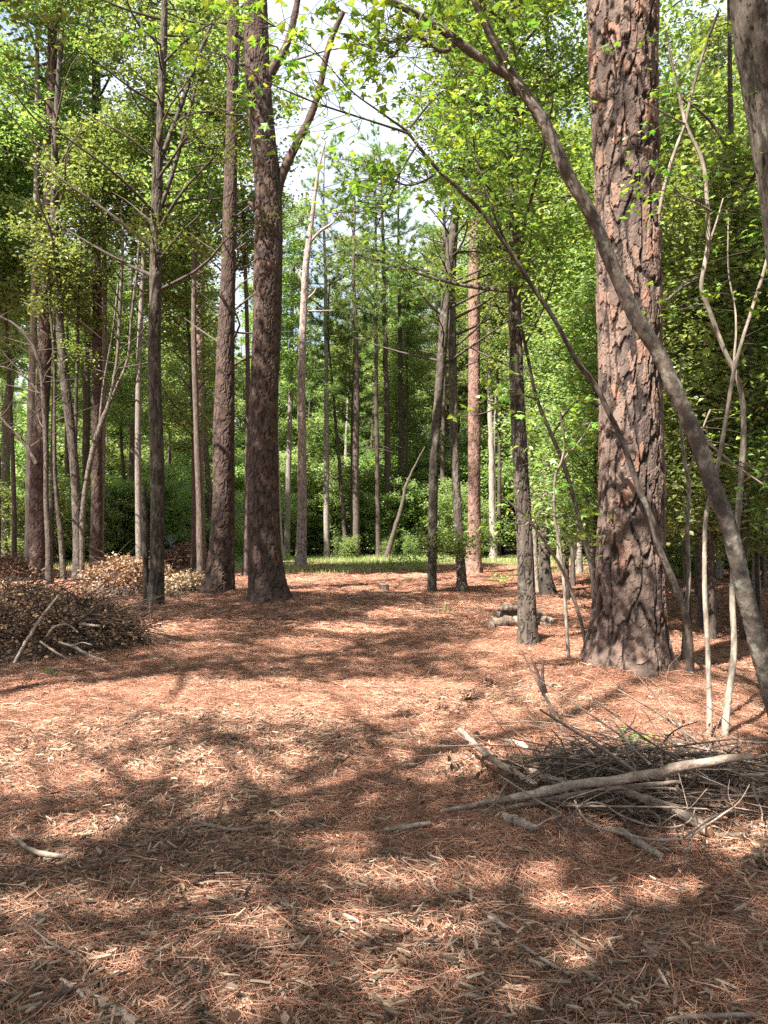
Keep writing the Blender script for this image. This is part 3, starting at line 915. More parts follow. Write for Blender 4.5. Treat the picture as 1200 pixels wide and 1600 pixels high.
pole('pale pine at the margin of the wood beyond the leafy brush pile', [(6, 878, 15), (8, 760, 14), (10, 670, 13), (16, 590, 12), (26, 500, 10)], 35, 'trunk_far_pale', 22, FP, 36)
pole('thin dark stem behind the curved trunk beyond the leafy pile', [(107, 866, 10), (106, 780, 9), (105, 700, 8)], 40, 'trunk_far', 15, FH, 37, 'hardwood_tree')
pole('slender grey stem right behind the forked red-brown hardwood', [(200, 868, 6), (196, 780, 5.5), (190, 700, 5), (186, 620, 4)], 41, 'trunk_far', 13, FH, 38, 'hardwood_tree')
pole('grey stem crossing behind the flared dark slim pine', [(328, 872, 9), (327, 780, 9), (322, 700, 8), (318, 600, 6)], 40, 'trunk_far', 17, FH, 39, 'hardwood_tree')

# --- hardwoods of the middle ground
HC = dict(typ='hard', t0=.33, nb=34, L=(1.2, 2.9), leaves=24000, size=.078, sub=7, spread=.2)
surveyed('hardwood_tree', 'dark mossy hardwood with a dead stub at its foot beside the leafy pile', [(243, 950, 23), (246, 850, 21), (245, 700, 20), (241, 560, 20), (243, 450, 18), (245, 300, 16), (250, 180, 13), (255, 80, 11), (258, -20, 9)],
         'hard', 'bark_hard', H=16, du=.018, dv=.03, depth=.012, cell=(.06, .25), flare=.25, seed=41, crown=dict(HC, t0=.40, nb=44, leaves=24000, L=(1.3, 3.3)),
         limbs=[[(246, 260, 9), (262, 222, 8), (285, 160, 7), (305, 100, 6), (330, 40, 5)], [(249, 330, 7), (270, 270, 6), (292, 190, 5), (310, 120, 4)]])
surveyed('dead_stub', 'thin broken dead stem standing against the dark mossy hardwood', [(229, 949, 9), (227, 850, 8.5), (225, 790, 8), (225, 758, 6)], 'hard', 'bark_hard', du=.02, dv=.03, depth=.005, seed=42, cat='dead tree')
surveyed('hardwood_tree', 'curved brown hardwood bending over the leafy brush pile', [(121, 912, 15), (122, 850, 14), (118, 760, 14), (112, 680, 14), (104, 620, 14), (96, 540, 13), (91, 470, 12), (87, 400, 12), (85, 300, 11), (86, 220, 10), (92, 120, 8)],
         'hard', 'bark_hard', H=17, depth=.008, cell=(.06, .25), seed=43, crown=dict(HC, t0=.50, leaves=17000, nb=36, L=(1.4, 3.4)))
surveyed('hardwood_tree', 'thin stem with a long crooked bough reaching over the leafy brush pile', [(77, 908, 10), (76, 850, 9), (72, 780, 8), (72, 700, 8), (68, 620, 7), (62, 570, 6), (45, 530, 5), (20, 505, 4), (-10, 490, 3)],
         'hard', 'bark_hard', depth=.004, seed=44, Y=20.5, crown=dict(HC, t0=.5, leaves=3500, nb=14, L=(.6, 1.6)), limbs=[[(68, 625, 4), (40, 590, 3), (10, 575, 2.5), (-20, 570, 2)], [(57, 725, 6), (40, 695, 5), (15, 668, 4), (-10, 640, 3)]])
surveyed('hardwood_tree', 'spindly short stem growing out behind the leafy brush pile', [(100, 912, 8), (96, 850, 8), (90, 790, 7), (86, 740, 6), (85, 660, 5)], 'hard', 'bark_hard', depth=.004, seed=45, H=9, crown=dict(HC, t0=.5, leaves=3500, nb=14, L=(.6, 1.4)))
surveyed('hardwood_tree', 'pale grey sapling that splits into many upward boughs beside the straight narrow pine', [(127, 912, 9), (128, 830, 9), (133, 767, 8), (146, 700, 8), (160, 655, 7), (170, 630, 6), (183, 560, 5), (188, 470, 5), (192, 380, 4)],
         'hard', 'bark_lichen', depth=.004, seed=46, H=11, crown=dict(HC, t0=.5, leaves=9000, nb=26, L=(.9, 2.3)),
         limbs=[[(170, 632, 5), (182, 605, 4.5), (200, 560, 4), (205, 500, 4), (214, 420, 3.5), (222, 330, 3), (236, 280, 2.5), (260, 240, 2)], [(155, 668, 4), (162, 600, 3.5), (176, 520, 3), (185, 440, 2.5)]])
surveyed('hardwood_tree', 'slim dark stem rising close behind the flared dark slim pine', [(361, 926, 11), (361, 800, 11), (360, 700, 10), (362, 600, 8), (364, 480, 7)], 'hard', 'bark_hard', depth=.005, seed=47, H=14, crown=dict(HC, t0=.4, leaves=14000, nb=30))
tF, pF, rF = surveyed('hardwood_tree', 'straight furrowed hardwood in front of the little log stack', [(826, 1012, 29), (823, 930, 26), (820, 850, 24), (812, 700, 22), (806, 550, 20), (803, 400, 17), (802, 200, 14), (798, 80, 12), (796, -40, 11)],
         'hard', 'bark_hard', H=15, du=.010, dv=.014, depth=.014, cell=(.035, .14), flare=.18, seed=48, crown=dict(HC, t0=.30, nb=44, leaves=26000, L=(1.0, 2.5), size=.085))
surveyed('hardwood_tree', 'leaning dark hardwood with an orange stained foot on the path edge', [(675, 928, 15), (676, 850, 14), (678, 720, 14), (685, 620, 14), (693, 520, 14), (700, 430, 13), (712, 330, 11), (724, 230, 9), (734, 120, 8)],
         'hard', 'bark_hard', H=15, depth=.008, cell=(.06, .2), seed=49, flare=.1, crown=dict(HC, t0=.36, nb=38, leaves=24000))
surveyed('hardwood_tree', 'crooked lichen grey hardwood with twigs at its foot beside the leaning one', [(723, 929, 15), (720, 880, 13), (715, 800, 13), (711, 720, 13), (708, 620, 13), (706, 520, 13), (706, 440, 12), (712, 340, 11), (722, 260, 9), (740, 180, 8), (756, 90, 6)],
         'hard', 'bark_lichen', H=15, depth=.010, cell=(.06, .2), seed=50, crown=dict(HC, t0=.36, nb=38, leaves=24000), limbs=[[(707, 450, 6), (700, 400, 5), (694, 330, 4), (700, 260, 3)], [(714, 860, 4), (702, 862, 3), (690, 850, 2)]])
surveyed('hardwood_tree', 'dark twisted hardwood with a spread foot behind the furrowed trunk', [(857, 932, 19), (851, 880, 16), (850, 800, 15), (857, 650, 14), (865, 560, 13), (862, 400, 12), (858, 250, 10)],
         'hard', 'bark_hard', H=15, depth=.008, seed=51, flare=.5, crown=dict(HC, t0=.3, nb=36, leaves=24000, L=(1, 2.6)))
surveyed('hardwood_tree', 'pale lichen covered stem between the furrowed trunk and the dark twisted one', [(837, 925, 11), (834, 850, 10), (829, 770, 10), (822, 680, 10), (816, 560, 9), (812, 430, 7)],
         'hard', 'bark_pale', H=13, depth=.005, seed=52, crown=dict(HC, t0=.4, nb=30, leaves=14000))

# --- near stems by the big pine, their leaves set one by one
def near_stem(name, label, nodes, kind, mat, g, limbs=(), du=.008, dv=.014, depth=.004, flare=.15, twigs=(), nleaf=120, lsize=.09, seed=1, band=None, cat='tree', tmat=None):
    path, rad = px_path(nodes, 90); rad = rad * .79
    b = np.array([path[0][0], path[0][1], float(ground_h(path[0][0], path[0][1]))])
    path = np.concatenate([[[path[0][0], path[0][1], b[2] - .1]], path]); rad = np.concatenate([[rad[0]], rad])
    t = thing(name, label, cat, b)
    V, Fq, fis, tone, _ = trunk_grid(path, rad, du, dv, kind, depth, seed, b[2], flare, (.035, .12))
    m_ = MB(); m_.add(V, Fq.reshape(-1, 4), 0, None, rad.max() < .05)
    part('trunk', m_, M[mat], t, pattr={'fis': fis, 'tone': tone})
    shoots = []
    for ln in limbs:
        lp, lr = px_path(ln, 30)
        V, Fq, fis, tone, _ = trunk_grid(lp, lr, max(.006, lr.mean() * .7), .03, 'smooth', min(.004, lr.mean() * .2), seed + 3, -9, 0)
        m_ = MB(); m_.add(V, Fq.reshape(-1, 4))
        part('limb', m_, M[mat], t, pattr={'fis': fis, 'tone': tone})
        shoots.append((lp, lr))
    # fine twigs springing from the limbs (and from the stem above a height), then single leaves on them
    src = list(shoots) + ([(path[path[:, 2] > band], rad[path[:, 2] > band])] if band else [])
    src = [s for s in src if len(s[0]) > 4]
    if src and nleaf:
        m_ = MB(); tips = []
        tot = sum(len(s[0]) for s in src)
        for (sp_, sr_) in src:
            nt_ = max(5, int(nleaf / 4.2 * len(sp_) / tot))
            idx = g.integers(int(len(sp_) * .25), len(sp_), nt_)
            L_ = g.uniform(.25, .7, nt_)
            d = np.arctan2(*(sp_[-1] - sp_[0])[[1, 0]])
            TP = branch_batch(sp_[idx], d + g.normal(0, 1.2, nt_), g.uniform(-.35, .5, nt_), L_, 6, g, .3, -.12)
            tubes(m_, TP, np.full((nt_, 1), .0035) * np.linspace(1, .45, 6)[None], 4, 0, .5, cap=False)
            for kf in (.5, .72, .88, 1.0, 1.0):
                tips.append(pick(TP, np.full(nt_, kf)) + g.normal(0, .035, (nt_, 3)))
        part('twigs', m_, M[tmat or 'twig'], t)['kind'] = 'stuff'
        C = np.concatenate(tips)
        if band:
            C = C[~lit_reject(C, g) | (g.random(len(C)) < .5)]
        g.shuffle(C)
        put_leaves(t, C[:nleaf], g, lsize)
    return t
g = np.random.default_rng(77)
near_stem('hardwood_tree', 'grey lichen spotted hardwood arching across the massive pine and forking above', [
    (1232, 1160, 40, 5.95), (1205, 1075, 37, 5.95), (1183, 1000, 34, 5.95), (1160, 912, 32, 5.95), (1138, 822, 31, 5.95), (1111, 750, 30, 5.95), (1086, 680, 29, 5.95), (1052, 604, 28, 5.95), (1030, 552, 27, 5.95), (994, 496, 27, 5.95), (952, 404, 26, 5.95), (922, 332, 25, 5.95), (885, 270, 25, 5.95), (854, 200, 24, 5.95), (818, 142, 22, 5.95), (796, 112, 20, 5.95), (779, 78, 18, 5.9), (760, 40, 17, 5.85), (744, 4, 16, 5.8), (728, -45, 14, 5.75), (710, -120, 11, 5.6)],
    'smooth', 'bark_lichen', g, depth=.008, flare=.12, seed=61, nleaf=600, lsize=.10,
    limbs=[[(806, 126, 15, 5.95), (784, 112, 14, 5.93), (760, 98, 13.5, 5.9), (728, 74, 13, 5.85), (698, 52, 12, 5.8), (650, 22, 11, 5.7), (606, 0, 10, 5.6), (560, -25, 8, 5.5), (500, -50, 6, 5.4)],
           [(716, 68, 7, 5.85), (690, 80, 6, 5.8), (660, 60, 5, 5.75), (620, 62, 4, 5.7), (580, 80, 3, 5.6)],
           [(744, 4, 9, 5.8), (780, -20, 8, 5.6), (830, -30, 7, 5.4)],
           [(660, 28, 5, 5.7), (640, 60, 4, 5.6), (610, 90, 3, 5.5)]])
near_stem('sapling', 'thin brown whip leaning across the front of the massive pine', [
    (1079, 1068, 15, 7.5), (1078, 1020, 13, 7.5), (1075, 980, 12.5, 7.5), (1067, 950, 12, 7.45), (1051, 905, 12, 7.4), (1029, 854, 11.5, 7.35), (1016, 806, 11, 7.3), (997, 761, 11, 7.28), (975, 696, 10.5, 7.25), (954, 650, 10, 7.2), (929, 600, 10, 7.2), (900, 562, 9.5, 7.1), (867, 500, 9, 7.0), (825, 437, 8.5, 6.9), (796, 392, 8, 6.8), (754, 333, 8, 6.7), (717, 297, 7.5, 6.6), (677, 257, 7, 6.5), (638, 208, 6, 6.4)],
    'smooth', 'bark_hard', g, seed=62, depth=.0025, nleaf=680, lsize=.108,
    limbs=[[(638, 208, 4, 6.4), (583, 190, 3.2, 6.3), (500, 163, 2.6, 6.2), (427, 133, 2, 6.1), (385, 110, 1.6, 6.05), (330, 70, 1.4, 6.0)],
           [(638, 206, 4, 6.4), (597, 177, 3, 6.3), (550, 143, 2.5, 6.2), (515, 105, 2, 6.1), (470, 60, 1.6, 6.0), (400, 30, 1.4, 5.9)],
           [(640, 200, 3.4, 6.4), (670, 163, 3, 6.35), (700, 133, 2.5, 6.3), (730, 90, 2, 6.2)],
           [(652, 225, 3, 6.42), (627, 267, 2.6, 6.4), (607, 313, 2.2, 6.35), (590, 350, 1.8, 6.3)],
           [(690, 268, 3, 6.5), (640, 290, 2.4, 6.4), (600, 270, 2, 6.3)],
           [(796, 392, 4, 6.8), (770, 330, 3, 6.75), (745, 250, 2.5, 6.7), (735, 170, 2, 6.6)]])
near_stem('sapling', 'pale straight sapling passing behind the arching hardwood', [
    (1109, 1150, 9.5, 5.85), (1108, 1080, 9, 5.95), (1105, 1000, 9, 6.1), (1101, 920, 8.5, 6.2), (1101, 850, 8, 6.3), (1104, 800, 8, 6.35), (1118, 745, 8, 6.4), (1132, 670, 8, 6.4), (1145, 590, 7.5, 6.4), (1156, 545, 7, 6.4), (1176, 480, 6.5, 6.4), (1196, 415, 6, 6.4), (1215, 330, 5, 6.4)],
    'smooth', 'bark_pale', g, seed=63, depth=.002, nleaf=110, lsize=.09, band=2.7,
    limbs=[[(1145, 590, 4, 6.4), (1150, 500, 3, 6.45), (1138, 420, 2.5, 6.5), (1138, 340, 2, 6.5)], [(1104, 690, 4, 6.45), (1130, 712, 4, 6.4), (1160, 735, 3.5, 6.3), (1205, 765, 3, 6.2)]])
near_stem('sapling', 'pale zigzag sapling crossing over itself beside the massive pine', [
    (1131, 1158, 12, 5.8), (1137, 1100, 11.5, 5.9), (1145, 1040, 11, 6.0), (1147, 1000, 10.5, 6.05), (1144, 920, 10, 6.2), (1150, 850, 10, 6.35), (1155, 775, 10.5, 6.4), (1162, 690, 10.5, 6.45), (1160, 625, 10, 6.5), (1150, 585, 10, 6.5), (1132, 548, 9, 6.5), (1108, 484, 9, 6.5), (1096, 452, 8, 6.5), (1100, 420, 8, 6.5), (1107, 375, 8, 6.5), (1103, 290, 7.5, 6.5), (1095, 245, 7, 6.5), (1072, 196, 7, 6.5), (1060, 140, 6, 6.5), (1044, 70, 5, 6.5), (1034, 0, 4.5, 6.5)],
    'smooth', 'bark_pale', g, seed=64, depth=.0025, nleaf=260, lsize=.085, band=2.6,
    limbs=[[(1071, 192, 5, 6.5), (1080, 150, 5, 6.5), (1100, 80, 4.5, 6.5), (1122, 20, 4, 6.4)], [(1070, 196, 5, 6.48), (1050, 250, 6, 6.52), (1036, 300, 6, 6.54), (1030, 335, 5, 6.56)], [(1070, 194, 4, 6.45), (1040, 178, 3, 6.35), (1004, 158, 2, 6.2)], [(1110, 330, 4, 6.5), (1090, 318, 3.5, 6.4), (1060, 305, 2.5, 6.3)], [(1110, 375, 3.5, 6.5), (1120, 345, 3, 6.5), (1130, 310, 2, 6.5)]])
near_stem('sapling', 'slim pale sapling rooted right beside the massive pine foot', [(1066, 1066, 9, 8.05), (1069, 1010, 8.5, 8.1), (1072, 960, 8, 8.15), (1076, 900, 8, 8.2), (1074, 830, 8, 8.3), (1076, 760, 7.5, 8.4), (1070, 720, 7, 8.5), (1062, 640, 5, 8.6), (1064, 560, 4, 8.7)],
    'smooth', 'bark_pale', g, seed=65, depth=.002, nleaf=70, lsize=.085, band=2.2, limbs=[[(1074, 745, 4, 8.4), (1090, 690, 3, 8.4), (1110, 640, 2.5, 8.4)]])
near_stem('sapling', 'light tan whip slanting across the furrowed trunk with two bright leaf sprays', [(921, 1052, 8, 8.55), (912, 990, 7, 8.4), (895, 930, 6.5, 8.3), (878, 890, 6, 8.2), (850, 845, 5, 8.05), (820, 806, 4, 7.9), (790, 780, 3, 7.8), (771, 762, 2.2, 7.7)],
    'smooth', 'bark_pale', g, seed=66, depth=.0015, nleaf=40, lsize=.13, limbs=[[(832, 820, 2.4, 7.95), (845, 800, 2.2, 7.9), (862, 806, 2, 7.85), (878, 810, 1.5, 7.8)], [(822, 808, 2.2, 7.9), (826, 815, 2, 7.85), (818, 822, 1.5, 7.8)]])
near_stem('sapling', 'pinkish curved sapling between the furrowed trunk and the massive pine', [(889, 1036, 7, 8.9), (886, 990, 6.5, 8.9), (882, 920, 6.5, 8.85), (874, 850, 6, 8.8), (866, 800, 6, 8.75), (868, 745, 5.5, 8.7), (878, 720, 5, 8.65), (882, 690, 4, 8.6), (874, 640, 3, 8.5)],
    'smooth', 'bark_pale', g, seed=67, depth=.0015, nleaf=110, lsize=.13, band=1.9, limbs=[[(868, 770, 2.4, 8.72), (852, 772, 2.2, 8.7), (846, 780, 1.6, 8.65)], [(878, 720, 3, 8.65), (905, 690, 2.5, 8.6), (925, 660, 2, 8.5)]])
near_stem('sapling', 'dark whip arching behind the massive pine towards the furrowed trunk', [(930, 985, 9, 10.6), (926, 900, 8.5, 10.6), (908, 825, 8, 10.5), (884, 735, 8, 10.4), (862, 680, 7.5, 10.3), (838, 620, 7, 10.2), (822, 545, 6.5, 10.1), (812, 500, 6, 10.0), (806, 430, 5, 9.9)],
    'smooth', 'bark_hard', g, seed=68, depth=.002, nleaf=240, lsize=.13, band=3.0, limbs=[[(862, 680, 4, 10.3), (900, 630, 3.5, 10.2), (960, 640, 2.5, 10.0)], [(838, 622, 4, 10.2), (800, 618, 3, 10), (770, 640, 2.4, 9.8), (740, 650, 2, 9.7)], [(820, 540, 3, 10.1), (850, 480, 2.5, 10.0), (870, 420, 2, 9.9)]])
near_stem('hardwood_tree', 'dark slender trunk rising past the arching hardwood', [(1163, 1010, 15, 10.5), (1162, 900, 14, 10.5), (1166, 750, 14, 10.5), (1172, 600, 13, 10.5), (1165, 480, 12, 10.5), (1150, 330, 11, 10.5), (1142, 200, 10, 10.5), (1140, 60, 8, 10.5), (1138, -80, 7, 10.5)],
    'hard', 'bark_hard', g, seed=69, nleaf=270, lsize=.10, band=3.2, du=.012, dv=.02,
    limbs=[[(1168, 690, 6, 10.5), (1190, 640, 5, 10.4), (1230, 600, 4, 10.2)], [(1168, 520, 6, 10.5), (1130, 460, 5, 10.3), (1085, 440, 4, 10.1), (1040, 470, 3, 10)], [(1150, 320, 6, 10.5), (1190, 260, 5, 10.4), (1240, 220, 4, 10.2)], [(1145, 250, 5, 10.5), (1110, 190, 4, 10.4), (1060, 150, 3, 10.2)]])
near_stem('sapling', 'wiry dark sapling standing between the pale saplings', [(1118, 992, 8, 11.6), (1115, 920, 7, 11.6), (1111, 850, 6.5, 11.6), (1113, 800, 6, 11.6), (1120, 700, 5, 11.6), (1126, 600, 4, 11.6)], 'smooth', 'bark_hard', g, seed=70, depth=.002, nleaf=70, lsize=.10, band=2.2)
# rough trunk that leans in from beyond the edge
surveyed('hardwood_tree', 'rough barked trunk tilting outward by the upper edge beyond the zigzag sapling', [(1345, 1190, 96), (1335, 1000, 92), (1305, 800, 90), (1275, 600, 90), (1252, 430, 90), (1236, 290, 92), (1218, 150, 96), (1202, 40, 98), (1185, -80, 88), (1165, -220, 80)],
         'hard', 'bark_hard', H=16, Y=6.0, du=.011, dv=.014, depth=.012, cell=(.034, .24), seed=71, crown=dict(HC, t0=.5, nb=34, leaves=9000, size=.09))

# ------------------------------------------------------------------ overstorey added beside and behind the path to shade the ground in view
OV = [(-6.6, 1.0, 17), (-7.6, 5.6, 18), (-9.2, 10.2, 18), (-7.4, -4.2, 17), (-11.6, 2.5, 19), (-12.6, 7.6, 19), (-3.6, -7.4, 17), (-11.5, 14.2, 18), (-2.4, -2.6, 16), (-11.0, -3.0, 18), (2.0, -6.0, 17), (-5.2, -1.2, 16), (-3.4, -4.6, 17), (-3.3, 1.0, 18), (-8.6, -7.5, 18), (-6.9, 12.2, 18)]
for i, (x, y, H) in enumerate(OV):
    g = np.random.default_rng(900 + i)
    x, y = x + .5, y - 1.6
    b = np.array([x, y, float(ground_h(x, y))])
    n_ = 24; t_ = np.linspace(0, 1, n_)
    path = np.stack([x + .5 * np.sin(t_ * 3 + i) * t_, y + .4 * np.cos(t_ * 2.5 + i) * t_, b[2] - .1 + t_ * H], 1)
    rad = .13 * (1 - t_) ** .8 + .02
    t = thing('hardwood_tree', 'tall leafy hardwood added beyond the path margin to shade it', 'tree', b, 'tall hardwoods added to shade the path')
    m_ = MB(); tubes(m_, path, rad * (1 + .5 * np.exp(-t_ * H / .4)), 14, 0, .5, wob=.03)
    part('trunk', m_, M['trunk_far'], t)
    m_ = MB(); hard_crown(m_, path, rad, g, t0=.42, nb=40, L=(2.6, 4.6), leaves=9000, size=.14, sub=7, spread=.30, el=(0, .7), shape='round')
    part('crown', m_, [M['twig'], M['leaf']], t)

# ------------------------------------------------------------------ woodland: one of each kind, then copies
def wood_proto(name, label, kind, H, r, seed, mat='trunk_far', group=None, cat='tree', **cr):
    g = np.random.default_rng(seed)
    n_ = 22; t_ = np.linspace(0, 1, n_)
    path = np.stack([.35 * np.sin(t_ * 4 + seed) * t_ * (H / 14), .3 * np.cos(t_ * 3 + seed) * t_ * (H / 14), -.15 + t_ * H], 1)
    rad = r * (1 - t_) ** .75 + .015
    t = thing(name, label, cat, (0, 0, 0), group)
    m_ = MB(); tubes(m_, path, rad * (1 + .5 * np.exp(-t_ * H / .4)), 10, 0, .5, wob=.04, seed=seed)
    part('trunk', m_, M[mat], t)
    m_ = MB()
    if kind == 'pine':
        pine_crown(m_, path, rad, g, lit=False, **cr); part('crown', m_, [M['twig'], M['needle']], t)
    else:
        hard_crown(m_, path, rad, g, lit=False, **cr); part('crown', m_, [M['twig'], M['leaf_far']], t)
    return t

def shrub_proto(label, H, seed, leaves, size):
    g = np.random.default_rng(seed)
    t = thing('understorey_bush', label, 'bush', (0, 0, 0), 'bushes of the woodland understorey')
    ns = 6
    az = g.random(ns) * 6.28
    SP = branch_batch(np.zeros((ns, 3)) + np.array([0, 0, -.1]), az, g.uniform(1.0, 1.45, ns), g.uniform(.6, 1, ns) * H, 9, g, .2)
    m_ = MB(); tubes(m_, SP, np.full((ns, 1), .022) * np.linspace(1, .3, 9)[None], 5, 0, .5, cap=False)
    part('stems', m_, M['trunk_far'], t)
    m_ = MB()
    for s in range(ns):
        hard_crown(m_, SP[s], np.full(9, .012), g, t0=.12, nb=12, L=(H * .22, H * .5), leaves=leaves // ns, size=size, lit=False, sub=5, spread=.16, twig_k=3)
    part('crown', m_, [M['twig'], M['leaf_far']], t)
    return t

def copy_thing(src, loc, rz, sc):
    c = src.copy(); COL.objects.link(c)
    c.location = loc; c.rotation_euler = (0, 0, rz); c.scale = sc
    for ch in src.children:
        d = ch.copy(); COL.objects.link(d); d.parent = c
    return c

G1 = 'hardwoods of the woodland'
G2 = 'pines of the woodland'
lab_h = 'slim leafy hardwood in the dense woodland around the clearing'
lab_p = 'tall straight pine in the dense woodland around the clearing'
HW = [wood_proto('hardwood_tree', lab_h, 'hard', H, r, 200 + i, m_, G1, t0=t0, nb=36, L=L, leaves=26000, size=.15, sub=7, spread=.28, el=(0, .7), shape=sh)
      for i, (H, r, m_, t0, L, sh) in enumerate(((15, .09, 'trunk_far', .36, (1.2, 2.8), 'round'), (18, .11, 'trunk_far', .42, (1.5, 3.2), 'cone'), (12, .07, 'trunk_far_pale', .30, (1.2, 2.4), 'round'), (21, .13, 'trunk_far', .45, (1.8, 3.6), 'round'), (9, .05, 'trunk_far', .28, (.9, 2.0), 'cone')))]
PN = [wood_proto('pine_tree', lab_p, 'pine', H, r, 300 + i, 'trunk_far', G2, t0=t0, nb=52, L=(1.4, 3.4), sub=8, needles=26, nlen=.32, nw=.015, dead=16)
      for i, (H, r, t0) in enumerate(((24, .17, .45), (27, .2, .52), (19, .12, .35)))]
SH = [shrub_proto('leafy green bush under the woodland trees', H, 400 + i, n_, sz) for i, (H, n_, sz) in enumerate(((2.6, 9000, .11), (4.2, 16000, .12), (1.7, 6000, .10)))]
fine_h = [wood_proto('hardwood_tree', 'leafy young hardwood in the thicket beyond the stick pile', 'hard', H, r, 500 + i, m_, 'young hardwoods of the thicket', t0=t0, nb=34, L=L, leaves=12500, size=.115, sub=6, spread=.26, el=(0, .7), shape='cone')
          for i, (H, r, m_, t0, L) in enumerate(((11, .06, 'trunk_far', .34, (1.0, 2.2)), (14, .08, 'trunk_far_pale', .40, (1.2, 2.6)), (8, .04, 'trunk_far', .22, (.8, 1.8))))]
first = set()
def place(protos, x, y, g, smin=.85, smax=1.15):
    src = protos[int(g.integers(len(protos)))]
    s = g.uniform(smin, smax); rz = g.random() * 6.283
    z = float(ground_h(x, y)) if y < 60 else 0.0
    sc = (s, s, s * g.uniform(.92, 1.1))
    if src.name not in first:
        first.add(src.name)
        src.location = (x, y, z); src.rotation_euler = (0, 0, rz); src.scale = sc
        PLACED.append((src, protos, src.name, s)); return src
    c = copy_thing(src, (x, y, z), rz, sc)
    PLACED.append((c, protos, src.name, s)); return c

PLACED = []
used = []
def spot(x, y, dmin):
    for (a, b_) in used:
        if (a - x) ** 2 + (b_ - y) ** 2 < dmin * dmin:
            return False
    used.append((x, y)); return True

g = np.random.default_rng(1234)
def scatter(protos, n, y0, y1, fx0, fx1, dmin, smin=.85, smax=1.15, gap=None):
    k = tries = 0
    while k < n and tries < n * 30:
        tries += 1
        y = g.uniform(y0, y1); x = y * g.uniform(fx0, fx1)
        if gap and gap(x, y):
            continue
        if spot(x, y, dmin):
            place(protos, x, y, g, smin, smax); k += 1
open_wood = lambda x, y: -13.5 < x < 3 and 26 < y < 41                 # open ground through which the sun reaches the treeline
sky_gap = lambda x, y: -.15 < x / y < -.02 and y < 95            # thinner wood under the open sky
scatter(SH, 24, 39.5, 42.5, -.5, .5, 1.1, .45, 1.05)
scatter(SH[1:2], 30, 42.5, 46, -.5, .5, 1.25, .7, 1.25)
scatter(SH[1:2], 28, 46, 50, -.48, .48, 1.5, 1.0, 1.8)
scatter(SH[1:2], 22, 50, 57, -.46, .46, 1.8, 1.7, 2.5)
scatter(SH[1:2], 8, 34, 41, -.52, -.26, 1.6, .8, 1.3)
scatter(HW, 32, 52, 70, -.56, .56, 1.9, gap=sky_gap)
scatter(HW[:3] + HW[4:5], 14, 50, 70, -.17, .0, 1.7, .85, 1.05)
scatter(PN, 26, 48, 72, -.56, .56, 2.0, gap=sky_gap)
scatter(PN[2:3], 15, 46, 74, -.16, .04, 2.0, .85, 1.05)
scatter(HW[:4], 34, 66, 90, -.56, .56, 2.4, 1.0, 1.3, gap=sky_gap)
POLE = [wood_proto('hardwood_tree', 'slender bare-stemmed tree in the wood', 'hard', H, r, 600 + i, m_, 'slender bare-stemmed trees of the woodland', t0=.58, nb=26, L=(1.0, 2.2), leaves=12000, size=.14, sub=6, spread=.26, el=(0, .7), shape='round')
        for i, (H, r, m_) in enumerate(((16, .085, 'trunk_far'), (19, .10, 'trunk_far_pale'), (13, .06, 'trunk_far')))]
scatter(POLE, 34, 41.5, 60, -.52, .52, 1.2)
scatter(POLE, 20, 22, 40, -.54, -.17, 1.6, gap=open_wood)
scatter(POLE, 14, 22, 40, .17, .54, 1.6)
# thicket on both sides of the clearing
scatter(fine_h, 15, 17, 31, .20, .56, 1.4)
scatter(HW, 11, 30, 43, .24, .56, 1.8)
scatter(SH, 12, 20, 42, .26, .56, 1.1, .7, 1.1)
scatter(HW, 12, 34, 43, -.56, -.18, 2.0, gap=open_wood)
scatter(PN, 6, 28, 43, -.56, -.3, 2, gap=open_wood)
scatter(SH, 10, 37, 43, -.56, -.2, 1.1)
scatter(HW[3:4] + HW[1:2], 6, 27, 41, -.54, -.25, 2.0, gap=open_wood)
scatter(HW[3:4] + HW[1:2], 6, 24, 41, .34, .54, 2.0)
scatter(fine_h, 4, 24, 34, -.56, -.20, 1.5, gap=open_wood)
# thicket close behind the big pine
for (x, y) in ((4.9, 12.5), (6.3, 11.0), (7.4, 14.2), (5.6, 15.6), (8.2, 9.6), (3.9, 16.5), (6.9, 17.0)):
    spot(x, y, .1); place(fine_h, x, y, g, .8, 1.1)
for (x, y) in ((4.5, 10.6), (5.5, 10.3), (4.9, 12.0), (6.0, 12.4), (3.75, 13.6)):
    spot(x, y, .1); place(fine_h[2:3], x, y, g, .7, .95)
# woods out of view that close the place off
for (x, y) in ((10.5, 2.5), (9.5, -4), (13, 7), (14, 12), (4, -9), (-2, -10), (-16, -4), (17, 4), (-18, 18), (-20, 26), (22, 20), (20, 28)):
    place(HW[:4], x, y, g)

